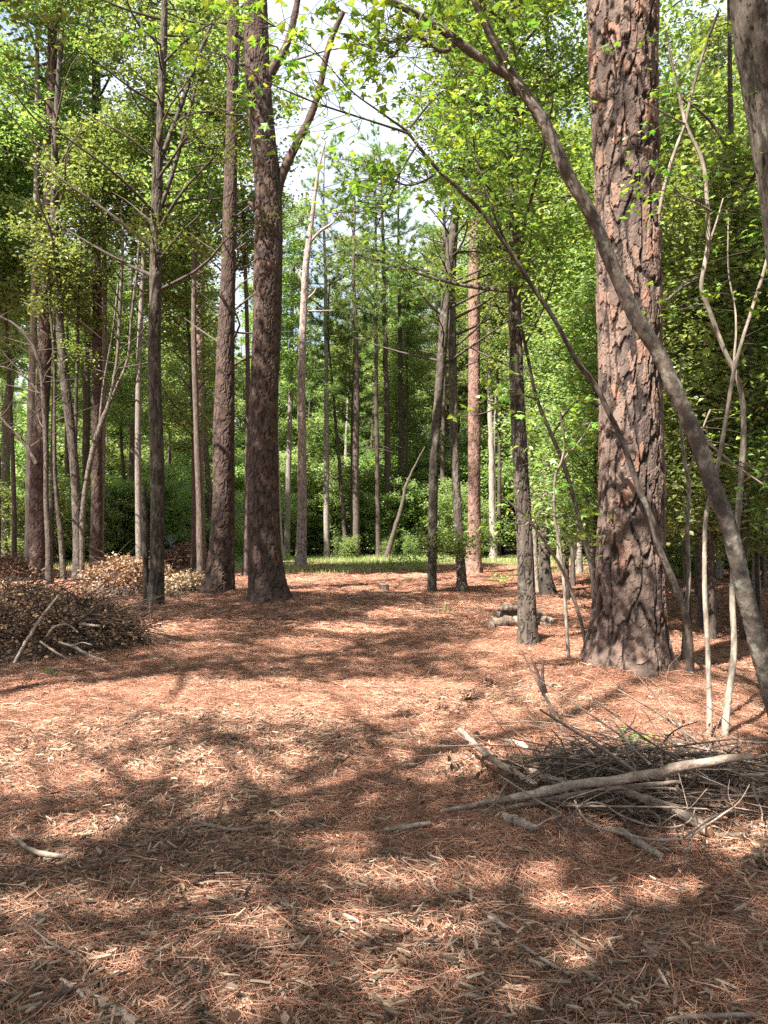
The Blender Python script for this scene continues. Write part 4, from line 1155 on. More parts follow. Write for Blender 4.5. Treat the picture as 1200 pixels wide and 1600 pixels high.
# say of each which one it is: its kind and size, how deep it stands, and the surveyed trunks it stands between
MARKS = [(8, 'pale margin pine'), (59, 'dark pile-side pine'), (121, 'curved hardwood'), (151, 'narrow straight pine'), (206, 'forked red hardwood'), (246, 'mossy stub hardwood'), (312, 'rake pine'), (346, 'flared slim pine'),
         (412, 'thick dark pine'), (470, 'bare dead pine'), (511, 'pale-footed pine'), (557, 'brown far pine'), (607, 'reddish far pine'), (677, 'orange-footed hardwood'), (717, 'lichen grey hardwood'), (741, 'reddish clearing pine'),
         (770, 'pale far hardwood'), (820, 'furrowed trunk'), (853, 'dark twisted hardwood'), (985, 'massive plated pine'), (1104, 'straight pale sapling'), (1150, 'zigzag sapling')]
ORD = 'first second third fourth fifth sixth seventh eighth ninth tenth eleventh twelfth'.split()
bunch = {}
for (o, protos, sname, sc_) in PLACED:
    x, y, _ = o.location
    px = CX + x / max(y, .1) * F_PX
    if y < 8 or px < -60 or px > 1260:
        continue
    kind = 'pine' if 'pine' in sname else 'bush' if 'bush' in sname else 'hardwood'
    i = sum(1 for m in MARKS if m[0] < px)
    where = 'this side of the ' + MARKS[0][1] if i == 0 else 'past the ' + MARKS[i - 1][1]
    deep = 'of the thicket' if y < 33 else 'at the clearing edge' if y < 46 else 'within the wood' if y < 60 else 'deep in the wood'
    h = max(v[2] for v in o.children[0].bound_box) * o.scale[2]
    size = ('low' if h < 2.6 else 'big') if kind == 'bush' else ('short' if h < 12 else 'mid-height' if h < 17 else 'tall')
    bunch.setdefault((size, kind, deep, where), []).append((px, o))
for (size, kind, deep, where), mem in bunch.items():
    mem.sort(key=lambda a: a[0])
    for q_, (px, o) in enumerate(mem):
        o['label'] = ('' if len(mem) == 1 else ORD[min(q_, 11)] + ' ') + size + ('' if kind == 'pine' else ' leafy') + ' ' + kind + ' ' + deep + ' ' + where

# the wood beyond, one mass
m_ = MB(); g2 = np.random.default_rng(55)
n_ = 52000
y_ = g2.uniform(92, 125, n_); fx = g2.uniform(-.75, .75, n_); x_ = fx * y_
hmax = 20 + 7 * vnoise(x_ / 7 + 40, y_ / 9, 4) - 7 * np.exp(-((fx + .07) / .07) ** 2)
z_ = hmax * g2.random(n_) ** .8
leaf_quads(m_, np.stack([x_, y_, z_], 1), .62, g2, 0, .8, .75)
nt_ = 150
y_ = g2.uniform(92, 118, nt_); x_ = g2.uniform(-.7, .7, nt_) * y_
TP = np.stack([np.stack([x_, y_, np.full(nt_, -.2)], 1), np.stack([x_ + g2.normal(0, .3, nt_), y_, np.full(nt_, 16.0)], 1)], 1)
tubes(m_, TP, np.stack([np.full(nt_, .18), np.full(nt_, .07)], 1), 6, 1, .5)
tag(part('far_woodland', m_, [M['leaf_far'], M['trunk_far']]), 'far mass of green woodland behind the treeline', kind='stuff')

# ------------------------------------------------------------------ grass and weeds at the far edge of the clearing
m_ = MB(); n_ = 80000
y_ = g2.uniform(26, 47, n_); x_ = g2.uniform(-.58, .58, n_) * y_
dens = sstep(.30, .52, fbm(x_ * .35 + 20, y_ * .35, 5, 3)) * sstep(25, 33, y_ + 9 * (vnoise(x_ * .45, y_ * .3, 8) - .4)) * 1.1
k = g2.random(n_) < dens
x_, y_ = x_[k], y_[k]; n_ = len(x_)
b_ = np.stack([x_, y_, ground_h(x_, y_)], 1)
az = g2.random(n_) * 6.28; h_ = g2.uniform(.06, .26, n_); s_ = np.stack([np.cos(az), np.sin(az), 0 * az], 1) * .014
tip = b_ + np.stack([g2.normal(0, .06, n_), g2.normal(0, .06, n_), h_], 1)
m_.add(np.stack([b_ - s_, b_ + s_, tip], 1).reshape(-1, 3), np.arange(n_ * 3).reshape(-1, 3), 0, g2.random(n_), False)
tag(part('grass', m_, M['grass']), 'thin grass along the far edge of the clearing', kind='stuff')

def weed(name, label, px, py, w, h, n, size, group=None, mat='leaf_near', seed=1):
    c = gnd(px, py); gg = np.random.default_rng(seed)
    t = thing(name, label, 'plant', c, group)
    ns = 9
    SP = branch_batch(np.repeat(c[None], ns, 0) + gg.normal(0, w * .25, (ns, 3)) * [1, 1, 0], gg.random(ns) * 6.28, gg.uniform(.7, 1.5, ns), gg.uniform(.6, 1, ns) * h, 5, gg)
    mm = MB(); tubes(mm, SP, np.full((ns, 5), max(.003, size * .06)), 3, 0, .5); part('stems', mm, M['twig'], t)
    mm = MB(); ii_ = gg.integers(0, ns, n)
    leaf_quads(mm, pick(SP[ii_], gg.uniform(.3, 1, n)) + gg.normal(0, 1, (n, 3)) * [w * .28, w * .28, h * .13], size, gg, 0, .5, .6)
    part('foliage', mm, M[mat], t)
weed('weed', 'bright green weed clump beside the cut stump near the treeline', 612, 893, .55, .5, 120, .10, seed=1)
weed('weed', 'wider yellow green weed patch before the leaning dark hardwood', 655, 893, .9, .5, 190, .10, seed=2)
weed('weed', 'green weed patch between the stump weeds and the tan leaf heap', 628, 882, .9, .6, 170, .12, seed=3)
weed('weed', 'small green seedling at the foot of the reddish straight pine', 783, 912, .45, .35, 80, .08, seed=4)
weed('weed', 'dark little evergreen seedling on the shaded path floor', 698, 962, .20, .22, 50, .05, mat='leaf', seed=5)
weed('weed', 'pale green seedling peeking over the stick pile', 998, 1172, .16, .16, 34, .05, seed=6)
weed('weed', 'low green weeds behind the flared dark slim pine', 383, 880, .9, .5, 140, .10, seed=7)
weed('weed', 'sparse leafy weed under the far hardwoods by the dead pine', 440, 880, 1.2, .6, 160, .10, seed=8)
weed('weed', 'tiny grass tuft in front of the leafy brush pile', 82, 1058, .10, .10, 22, .04, seed=9)
weed('weed', 'single small green sprout on the shaded wood shreds', 333, 1301, .05, .04, 6, .03, seed=10)
weed('weed', 'lone green leaf sprout on the needles near the lower edge', 681, 1500, .03, .03, 4, .03, seed=11)
for i_, (px, py, w_, lab) in enumerate(((702, 1116, .22, 'dark withered tuft on the sunny needles'), (768, 1076, .14, 'small browned stubble tuft beside the broken standing stem'), (735, 1098, .12, 'low cut stubble between the dark tuft and the browned tuft'))):
    weed('dead_tuft', lab, px, py, w_, .14, 40, .05, mat='dead_leaf', seed=20 + i_)

# ------------------------------------------------------------------ brush piles
def brush_pile(label, cx, cy, rx, ry, h, n_leaf, size, n_twig, g, mats=('dead_leaf', 'stick_dark'), name='brush_pile', grp=None, tlen=(.35, 1.1)):
    b = np.array([cx, cy, float(ground_h(cx, cy))])
    t = thing(name, label, 'brush pile', b, grp)
    prof = lambda x, y: h * np.maximum(0, 1 - ((x / rx) ** 2 + (y / ry) ** 2)) ** .55 * (.72 + .5 * fbm(x * 1.7 + cx + 9, y * 1.7 + cy + 9, 4, 3))
    a = g.random(n_twig) * 6.28; r_ = np.sqrt(g.random(n_twig)) * .95
    x, y = r_ * np.cos(a) * rx, r_ * np.sin(a) * ry
    z = prof(x, y) * g.random(n_twig) ** .55
    L = g.uniform(*tlen, n_twig)
    st = np.stack([x, y, z], 1) + b
    TP = branch_batch(st, g.random(n_twig) * 6.28, g.normal(.2, .32, n_twig), L, 7, g, .3, -.1)
    TP[:, :, 2] = np.maximum(TP[:, :, 2], b[2] + .015)
    m_ = MB(); tubes(m_, TP, g.uniform(.004, .011, n_twig)[:, None] * np.linspace(1, .35, 7)[None] * (1 if size < .1 else 1.6), 4, 0, .5, cap=False)
    part('twigs', m_, M[mats[1]], t)['kind'] = 'stuff'
    ncl = n_leaf // 14
    a = g.random(ncl) * 6.28; r_ = g.random(ncl) ** .5
    x, y = r_ * np.cos(a) * rx, r_ * np.sin(a) * ry
    z = prof(x, y) * (1 - .55 * g.random(ncl) ** 2.2)
    C = np.repeat(np.stack([x, y, z], 1) + b, 14, 0) + g.normal(0, 1, (ncl * 14, 3)) * [.10, .10, .08] * (1 if size < .1 else 1.6)
    C[:, 2] = np.maximum(C[:, 2], b[2] + .01)
    ct = np.repeat(g.random(ncl), 14)
    m_ = MB(); leaf_quads(m_, C, size, g, 0, 1.0, .62, tint=np.clip(.35 * ct + .75 * g.random(len(C)) - .05, 0, 1), droop=.5)
    part('dead_leaves', m_, M[mats[0]], t)['kind'] = 'stuff'
    # a dense core of litter so the pile is not hollow
    u = np.linspace(-1, 1, 26); X, Y_ = np.meshgrid(u * rx, u * ry)
    Zc = prof(X, Y_) * .62 - .03
    q = np.arange(26 * 25).reshape(25, 26)[:, :-1]
    q = np.stack([q, q + 1, q + 27, q + 26], -1).reshape(-1, 4)
    m_ = MB(); m_.add(np.stack([X, Y_, Zc], -1).reshape(-1, 3) + b, q)
    part('core', m_, M['stick_dark'], t)
    return t, prof, b
g = np.random.default_rng(31)
c1 = gnd(60, 1030)
brush_pile('heap of dry brown leafy brush beside the dark mossy hardwood', -4.75, 10.1, 1.6, 1.2, .80, 18000, .052, 1500, g)
brush_pile('dark lower heap of withered brush between two trunks further back', *P3(205, 905, 19.5)[:2], 1.25, 1.1, .85, 7000, .085, 150, g)
brush_pile('small heap of pale tan dead leaves at the foot of the flared dark pine', *P3(293, 922, 18.9)[:2], .55, .4, .42, 2200, .085, 30, g, mats=('tan_leaf', 'stick_grey'))
brush_pile('tangled brush heap below the small blue rake', *P3(288, 888, 27)[:2], 1.0, .9, .95, 3500, .10, 90, g)
brush_pile('low reddish brush heap at the margin beyond the thick dead brush', *P3(18, 905, 23)[:2], 1.5, .9, .7, 4500, .09, 90, g)

def stick(name, label, nodes, mat, cat, g, n=26, k=9, wob=.05, cut=False, limbs=(), group=None, knots=0, slim=.72):
    """nodes (px, py, width px, Y)"""
    path, rad = px_path(nodes, n); rad = rad * slim
    path[:, 2] = np.maximum(path[:, 2], ground_h(path[:, 0], path[:, 1]) + rad * .55)
    path[1:-1] += g.normal(0, 1, (n - 2, 3)) * rad.mean() * .14
    b = path.mean(0)
    b[2] = path[:, 2].min()
    t = thing(name, label, cat, b, group)
    if knots:
        for i in g.integers(3, n - 3, knots):
            rad[i] *= 1.22
    m_ = MB(); tubes(m_, path, rad, k, 0, .5, wob=wob, seed=int(g.integers(1e6)))
    part('shaft', m_, M[mat], t)
    if cut:
        m_ = MB(); d = unit(path[-1] - path[-2])
        tubes(m_, np.stack([path[-1] + d * .0005, path[-1] + d * .006]), np.array([rad[-1] * .97, rad[-1] * .93]), 12, 0, .5)
        part('cut_end', m_, M['cut_wood'], t)
    for ln in limbs:
        lp, lr = px_path(ln, 16)
        lp[:, 2] = np.maximum(lp[:, 2], ground_h(lp[:, 0], lp[:, 1]) + .006)
        lr = lr * slim
        m_ = MB(); tubes(m_, lp, lr, 6, 0, .5, wob=.05, seed=3)
        part('side_branch', m_, M[mat], t)
    return t
g = np.random.default_rng(32)
Yg_ = lambda py: EYE * F_PX / (py - HY)
def on(px, py, w, lift=.05):
    """resting `lift` metres above the ground there"""
    Y = (EYE - lift) * F_PX / (py - HY)
    return (px, py, w, Y)
GL = None
stick('cut_log', 'longest pale log lying aslant on top of the stick pile', [on(688, 1268, 7, .02), on(750, 1255, 10, .05), on(800, 1247, 13, .08), on(840, 1240, 18, .12), on(885, 1229, 20, .17), on(993, 1214, 21, .26), on(1056, 1201, 21, .32), on(1114, 1189, 19, .37), on(1174, 1181, 14, .42)], 'stick_grey', 'log', g, knots=4)
stick('branch', 'thinner straight branch tucked just under the longest pale log', [on(740, 1270, 7, .02), on(795, 1262, 9, .04), on(849, 1251, 11, .07), on(930, 1238, 13, .12), on(1000, 1228, 11, .16), on(1062, 1222, 8, .18)], 'stick_grey', 'branch', g)
stick('branch', 'grey pole sticking up out of the stick pile towards the path', [on(718, 1140, 10, .22), on(750, 1170, 14, .20), on(781, 1194, 15, .17), on(812, 1212, 14, .12), on(838, 1226, 12, .08)], 'stick_grey', 'branch', g)
stick('cut_log', 'short mottled log lying at the core of the stick pile', [on(828, 1205, 15, .10), on(850, 1213, 16, .10), on(868, 1219, 16, .10), on(890, 1225, 15, .10)], 'stick_pale', 'log', g, knots=2)
stick('cut_log', 'small bright sunlit log behind the stick pile', [on(782, 1156, 13, .05), on(802, 1160, 14, .06), on(826, 1170, 12, .06)], 'stick_pale', 'log', g)
stick('cut_log', 'thick pale log with an orange cut end lying low in the stick pile', [on(950, 1232, 13, .13), on(984, 1241, 19, .13), on(1042, 1261, 21, .10), on(1078, 1279, 23, .08), on(1108, 1300, 24, .06)], 'stick_grey', 'log', g, cut=True, knots=2)
stick('branch', 'short branch piece pointing away from the orange cut log end', [on(1116, 1306, 11, .03), on(1150, 1304, 11, .03), on(1185, 1304, 9, .03)], 'stick_grey', 'branch', g)
stick('cut_log', 'grey crooked log half sunk in needles below the white branches', [on(955, 1297, 12, .03), on(974, 1300, 15, .05), on(997, 1316, 16, .05), on(1033, 1338, 14, .04)], 'stick_grey', 'log', g)
stick('cut_log', 'stubby grey chunk lying in front of the longest pale log', [on(788, 1276, 17, .05), on(812, 1284, 21, .06), on(838, 1297, 17, .04)], 'stick_grey', 'log', g)
stick('cut_log', 'flat tan log lying along the back of the stick pile', [on(905, 1176, 18, .12), on(940, 1182, 22, .12), on(985, 1194, 21, .11), on(1010, 1204, 12, .10)], 'stick_grey', 'log', g)
stick('branch', 'short pale peg propped across the back of the stick pile', [on(951, 1193, 7, .15), on(958, 1205, 8, .12), on(964, 1217, 8, .09)], 'stick_pale', 'branch', g)
stick('branch', 'long thin grey branch at the back edge of the stick pile', [on(1055, 1210, 8, .12), on(1085, 1216, 9, .12), on(1130, 1230, 9, .10), on(1195, 1246, 8, .08)], 'stick_grey', 'branch', g)
stick('branch', 'dark horizontal branch at the sunny rear of the stick pile', [on(1060, 1184, 5, .16), on(1120, 1166, 6, .18), on(1160, 1160, 6, .2), on(1215, 1162, 6, .2)], 'stick_dark', 'branch', g, limbs=[[on(1022, 1184, 3, .15), on(1040, 1155, 3, .3), on(1060, 1138, 3, .4), on(1090, 1128, 2, .45)]])
stick('branch', 'bleached forking branch with upcurled twigs at the front of the stick pile', [on(898, 1251, 6, .10), on(912, 1278, 7, .09), on(940, 1294, 8, .09), on(975, 1303, 8, .10), on(1012, 1311, 8, .10), on(1047, 1312, 7, .10), on(1076, 1309, 6, .12), on(1100, 1292, 6, .16), on(1130, 1272, 5, .2), on(1148, 1260, 4, .24)], 'stick_grey', 'branch', g, wob=.03, slim=.55,
      limbs=[[on(1148, 1260, 3.5, .24), on(1160, 1246, 3, .28), on(1171, 1226, 2, .34)], [on(1146, 1262, 3, .24), on(1138, 1240, 2.6, .30), on(1140, 1218, 2, .36)], [on(1076, 1309, 4, .12), on(1074, 1330, 3.4, .08), on(1066, 1356, 3, .04)], [on(1046, 1312, 3.5, .1), on(1024, 1328, 3, .06), on(1010, 1342, 2.4, .03)], [on(1148, 1262, 3, .24), on(1172, 1266, 2.6, .24), on(1200, 1272, 2, .22)]])
stick('branch', 'bleached curved branch arching before the orange cut log end', [on(893, 1276, 4, .08), on(906, 1262, 5, .15), on(925, 1254, 5.5, .2), on(946, 1258, 5, .2), on(966, 1272, 5, .17), on(1000, 1286, 5, .14), on(1030, 1292, 4.5, .13), on(1060, 1291, 4.5, .13), on(1080, 1280, 4, .17), on(1086, 1264, 3, .22)], 'stick_grey', 'branch', g, wob=.03, slim=.55,
      limbs=[[on(893, 1276, 3, .08), on(882, 1302, 2.6, .06), on(876, 1320, 2, .03)], [on(1030, 1292, 3, .13), on(1050, 1276, 3, .2), on(1078, 1262, 2.6, .26), on(1105, 1232, 2, .36)], [on(1075, 1264, 3, .25), on(1068, 1236, 2.4, .32), on(1060, 1208, 2, .4)]])
stick('branch', 'thin pale branch drooping over the left end of the longest log', [on(778, 1210, 3, .24), on(812, 1232, 4, .2), on(845, 1254, 4.5, .15), on(878, 1272, 4.5, .11), on(855, 1281, 4, .09), on(830, 1298, 3, .05), on(812, 1318, 2.4, .02)], 'stick_grey', 'branch', g, wob=.02,
      limbs=[[on(878, 1272, 3.4, .11), on(896, 1288, 3, .09), on(908, 1304, 2.6, .07), on(930, 1318, 2, .04)]])
stick('dead_sapling', 'dark broken dead stem standing slanted out of the stick pile', [(913, 1216, 7, 4.95), (900, 1185, 8, 5.25), (889, 1161, 8, 5.5), (874, 1130, 8, 5.8), (862, 1107, 8, 6.0), (850, 1085, 7, 6.15), (840, 1067, 5, 6.25), (826, 1040, 3.5, 6.3), (815, 1017, 2.2, 6.35)], 'stick_dark', 'dead sapling', g, wob=.04,
      limbs=[[(850, 1082, 10, 6.2), (844, 1065, 9, 6.25), (838, 1047, 7, 6.28), (830, 1028, 4, 6.3)], [(852, 1082, 10, 6.2), (848, 1062, 8, 6.25), (848, 1045, 7, 6.28), (849, 1031, 5, 6.3)], [(914, 1218, 5, 4.95), (930, 1240, 4, 4.8), (945, 1258, 3, 4.7)]])

# twig tangle and withered leaves of the stick pile
b = gnd(985, 1245)
t = thing('twig_tangle', 'tangle of fine dead twigs and curled leaves filling the stick pile', 'twigs', b)
n_ = 600
a = g.random(n_) * 6.28; r_ = g.random(n_) ** .6
x = b[0] + .12 + r_ * np.cos(a) * .92; y = b[1] + .12 + r_ * np.sin(a) * .55
z = ground_h(x, y) + .01 + .26 * (1 - r_ ** 2) * g.random(n_)
TP = branch_batch(np.stack([x, y, z], 1), g.random(n_) * 6.28, g.normal(.05, .3, n_), g.uniform(.15, .75, n_), 8, g, .45, -.1)
TP[:, :, 2] = np.maximum(TP[:, :, 2], ground_h(TP[:, :, 0], TP[:, :, 1]) + .01)
m_ = MB(); tubes(m_, TP, (.0015 + .009 * g.random(n_) ** 3)[:, None] * np.linspace(1, .4, 8)[None], 4, 0, .5, cap=False)
part('twigs', m_, M['stick_dark'], t)['kind'] = 'stuff'
k = g.random(n_) < .42
TP = branch_batch(np.stack([x, y, z + .03], 1)[k], g.random(k.sum()) * 6.28, g.normal(.05, .3, k.sum()), g.uniform(.25, .9, k.sum()), 8, g, .2, -.1)
TP[:, :, 2] = np.maximum(TP[:, :, 2], ground_h(TP[:, :, 0], TP[:, :, 1]) + .01)
m_ = MB(); tubes(m_, TP, (.0022 + .012 * g.random(k.sum()) ** 2.5)[:, None] * np.linspace(1, .4, 8)[None], 4, 0, .5, cap=False)
part('pale_twigs', m_, M['stick_grey'], t)['kind'] = 'stuff'
m_ = MB()
C = []
for (px, py, sx, n1) in ((1110, 1165, .20, 90), (1140, 1185, .18, 90), (1075, 1145, .12, 30), (760, 1215, .14, 70), (800, 1200, .14, 60), (715, 1190, .08, 24), (930, 1215, .35, 150), (1150, 1230, .25, 120), (850, 1180, .15, 50)):
    c = gnd(px, py + 25)
    C.append(c + g.normal(0, 1, (n1, 3)) * [sx, sx * .8, 0] + np.stack([0 * np.arange(n1)] * 2 + [np.abs(g.normal(.05, .07, n1))], 1))
C = np.concatenate(C)
leaf_quads(m_, C, .052, g, 0, 1.2, .6, droop=.8, tint=g.random(len(C)) * .55)
part('withered_leaves', m_, M['dead_leaf'], t)['kind'] = 'stuff'

# sticks on and by the leafy pile
stick('branch', 'long straight pale stick leaning up the leafy brush pile', [(22, 1036, 6, 8.75), (45, 995, 7, 8.85), (68, 960, 6, 8.95), (92, 930, 4, 9.05)], 'stick_pale', 'branch', g, wob=.03)
stick('branch', 'curved grey stick low on the face of the leafy brush pile', [(72, 995, 4, 8.8), (85, 980, 5, 8.85), (105, 976, 5, 8.9), (122, 988, 4, 8.85)], 'stick_grey', 'branch', g)
stick('branch', 'forked pale branch poking out of the foot of the leafy brush pile', [(92, 1003, 4, 8.7), (118, 1012, 6, 8.6), (140, 1024, 6, 8.5), (168, 1034, 4, 8.4)], 'stick_pale', 'branch', g, limbs=[[(112, 1010, 4, 8.6), (128, 1004, 3, 8.6), (144, 1008, 2, 8.5)]])
stick('branch', 'grey stick lying on the needles before the leafy brush pile', [(62, 1002, 4, 8.7), (85, 1018, 5, 8.6), (110, 1032, 4, 8.5)], 'stick_grey', 'branch', g)
stick('branch', 'short pale stick end jutting from the middle of the leafy brush pile', [(128, 975, 5, 9.0), (142, 977, 6, 8.95), (156, 978, 5, 8.9)], 'stick_pale', 'branch', g)
stick('branch', 'twig arc sprouting beside the dark mossy hardwood foot', [on(232, 962, 4, .03), (234, 940, 3, 15.2), (230, 915, 2.4, 15.2)], 'stick_pale', 'branch', g)

# small log stack by the furrowed trunk
YB = 12.6
for lab, nd, mt in (('grey log lying lowest and nearest in the small log stack', [on(768, 973, 14, .12), on(800, 970, 15, .13), on(838, 970, 14, .13)], 'stick_grey'),
                    ('grey log bedded behind the lowest one in the small log stack', [(776, 961, 12, 12.8), (810, 959, 13, 12.8), (845, 961, 12, 12.8)], 'stick_grey'),
                    ('short log topping the small log stack', [(780, 950, 11, 12.7), (800, 949, 12, 12.7), (824, 950, 11, 12.7)], 'stick_grey'),
                    ('log end poking out beyond the furrowed trunk', [on(838, 966, 8, .1), on(852, 968, 9, .1), on(868, 971, 9, .1)], 'stick_pale'),
                    ('lower log end beside the furrowed trunk', [on(836, 976, 8, .05), on(850, 977, 9, .06), on(862, 978, 8, .06)], 'stick_grey')):
    stick('cut_log', lab, nd, mt, 'log', g, cut=True, k=10, slim=1.05)
# stump on the path
c = gnd(601, 926)
t = thing('tree_stump', 'small mossy sawn stump standing on the path', 'stump', c)
m_ = MB(); zz = np.array([-.05, 0, .03, .1, .19, .215])
tubes(m_, np.stack([0 * zz + c[0], 0 * zz + c[1], zz + c[2]], 1), np.array([.15, .14, .12, .105, .1, .098]), 16, 0, .5, wob=.05)
part('stump_side', m_, M['trunk_far'], t)
m_ = MB(); tubes(m_, np.array([[c[0], c[1], c[2] + .217], [c[0], c[1], c[2] + .222]]), np.array([.094, .09]), 16, 0, .5)
part('sawn_top', m_, M['stick_pale'], t)
stick('wood_offcut', 'pale split wedge of wood lying beside the small stump', [on(592, 930, 6, .03), on(600, 929, 8, .04), on(607, 928, 5, .03)], 'stick_pale', 'offcut', g, n=8)
stick('wood_offcut', 'dark short log lying left of the pale wedge on the path', [on(557, 928, 9, .05), on(566, 927, 11, .06), on(576, 926, 9, .05)], 'stick_dark', 'offcut', g, n=8)

# rake
c = np.array([*P3(268, 870, 27.0)[:2], 0]); c[2] = float(ground_h(c[0], c[1])) + .35
t = thing('leaf_rake', 'small blue handled fan rake stuck upright behind the tangled brush heap', 'rake', c)
top = P3(268, 850, 27.0)
m_ = MB(); tubes(m_, np.stack([c - [0.02, 0, .4], (c + top) / 2, top]), np.array([.055, .065, .05]), 8, 0, .5)
part('handle', m_, M['blue'], t)
for q_ in np.linspace(-1, 1, 7):
    e = top + np.array([.2 * q_, 0, .30 - .05 * abs(q_)])
    mid_ = top + np.array([.13 * q_, 0, .13])
    m_ = MB(); tubes(m_, spline([top, mid_, e, e + [0.03 * q_, -.05, .02]], 8), np.full(8, .009), 5, 0, .5)
    part('tine', m_, M['steel'], t)

# ------------------------------------------------------------------ single sticks and shreds on the path
for (lab, nd, mt) in (
        ('long tan bark strip lying on the shaded shreds of the path', [on(298, 1282, 6, .02), on(330, 1290, 9, .02), on(365, 1297, 8, .02), on(410, 1290, 5, .02)], 'stick_grey'),
        ('flat pale wood splinter lying on the path left of the stick pile', [on(600, 1297, 8, .02), on(635, 1292, 13, .02), on(672, 1286, 9, .02)], 'stick_grey'),
        ('pale bent twig lying among shreds at the path margin', [on(18, 1304, 6, .02), on(40, 1322, 9, .02), on(70, 1335, 12, .02), on(104, 1338, 8, .02)], 'stick_grey'),
        ('grey broken log piece sunk in straw at the lower corner of the path', [on(130, 1548, 14, .02), on(165, 1570, 22, .02), on(215, 1600, 24, .02)], 'stick_grey'),
        ('pale split stick beside the sunken broken log piece', [on(95, 1530, 9, .02), on(120, 1548, 12, .02), on(135, 1562, 9, .02)], 'stick_pale'),
        ('thin stick catching light on the shaded straw', [on(40, 1437, 4, .02), on(75, 1440, 5, .02), on(108, 1451, 5, .02)], 'stick_pale'),
        ('bare twig standing from the shreds of the path middle', [on(266, 1275, 3, .02), (270, 1262, 3, 4.35), (274, 1248, 2, 4.36)], 'stick_pale'),
        ('small dark dry stub poking from the shaded path', [on(340, 1278, 7, .02), (344, 1264, 6, 4.3), (348, 1252, 4, 4.32)], 'stick_dark'),
        ('dark bark lump lying on the shaded path', [on(470, 1288, 10, .03), on(488, 1284, 15, .03), on(505, 1280, 10, .03)], 'stick_dark'),
        ('long thin pale stick slanting over straw at the lower edge', [on(805, 1470, 6, .02), on(850, 1500, 8, .02), on(890, 1523, 5, .02)], 'stick_pale'),
        ('pale shard lying crosswise near the lower right of the path', [on(1095, 1475, 6, .02), on(1125, 1482, 11, .02), on(1150, 1487, 6, .02)], 'stick_pale'),
        ('short pale shard standing out among dark shreds', [on(764, 1432, 10, .02), on(778, 1440, 12, .02), on(794, 1450, 9, .02)], 'stick_pale'),
        ('grey weathered stick along the lower right edge of the path', [on(1040, 1594, 10, .02), on(1100, 1588, 12, .02), on(1190, 1585, 9, .02)], 'stick_grey'),
        ('crooked pale root lying on sunny needles beside the pine mound', [on(1010, 1092, 4, .03), on(1040, 1102, 7, .04), on(1075, 1106, 9, .05), on(1130, 1102, 7, .04), on(1190, 1106, 5, .03)], 'stick_grey'),
        ('thin stick leaning on the straw mound of the massive pine', [on(985, 1075, 3, .06), on(1000, 1100, 4, .04), on(1018, 1125, 4, .02)], 'stick_grey'),
        ('upright flat bark sliver stuck in the sunny straw mound', [on(966, 1092, 9, .02), (967, 1080, 8, 7.0), (967, 1070, 5, 7.0)], 'stick_grey'),
        ('bent twig lying on the shaded path in mid distance', [on(640, 1060, 3, .02), on(664, 1058, 4, .02), on(672, 1048, 3, .05), on(682, 1038, 2, .1)], 'stick_dark'),
        ('long bark ribbon curving over straw at the lower left', [on(0, 1592, 12, .02), on(70, 1562, 11, .03), on(140, 1537, 10, .03), on(200, 1518, 6, .03)], 'stick_dark')):
    stick('fallen_stick', lab, nd, mt, 'stick', g, n=12, k=7, wob=.10)

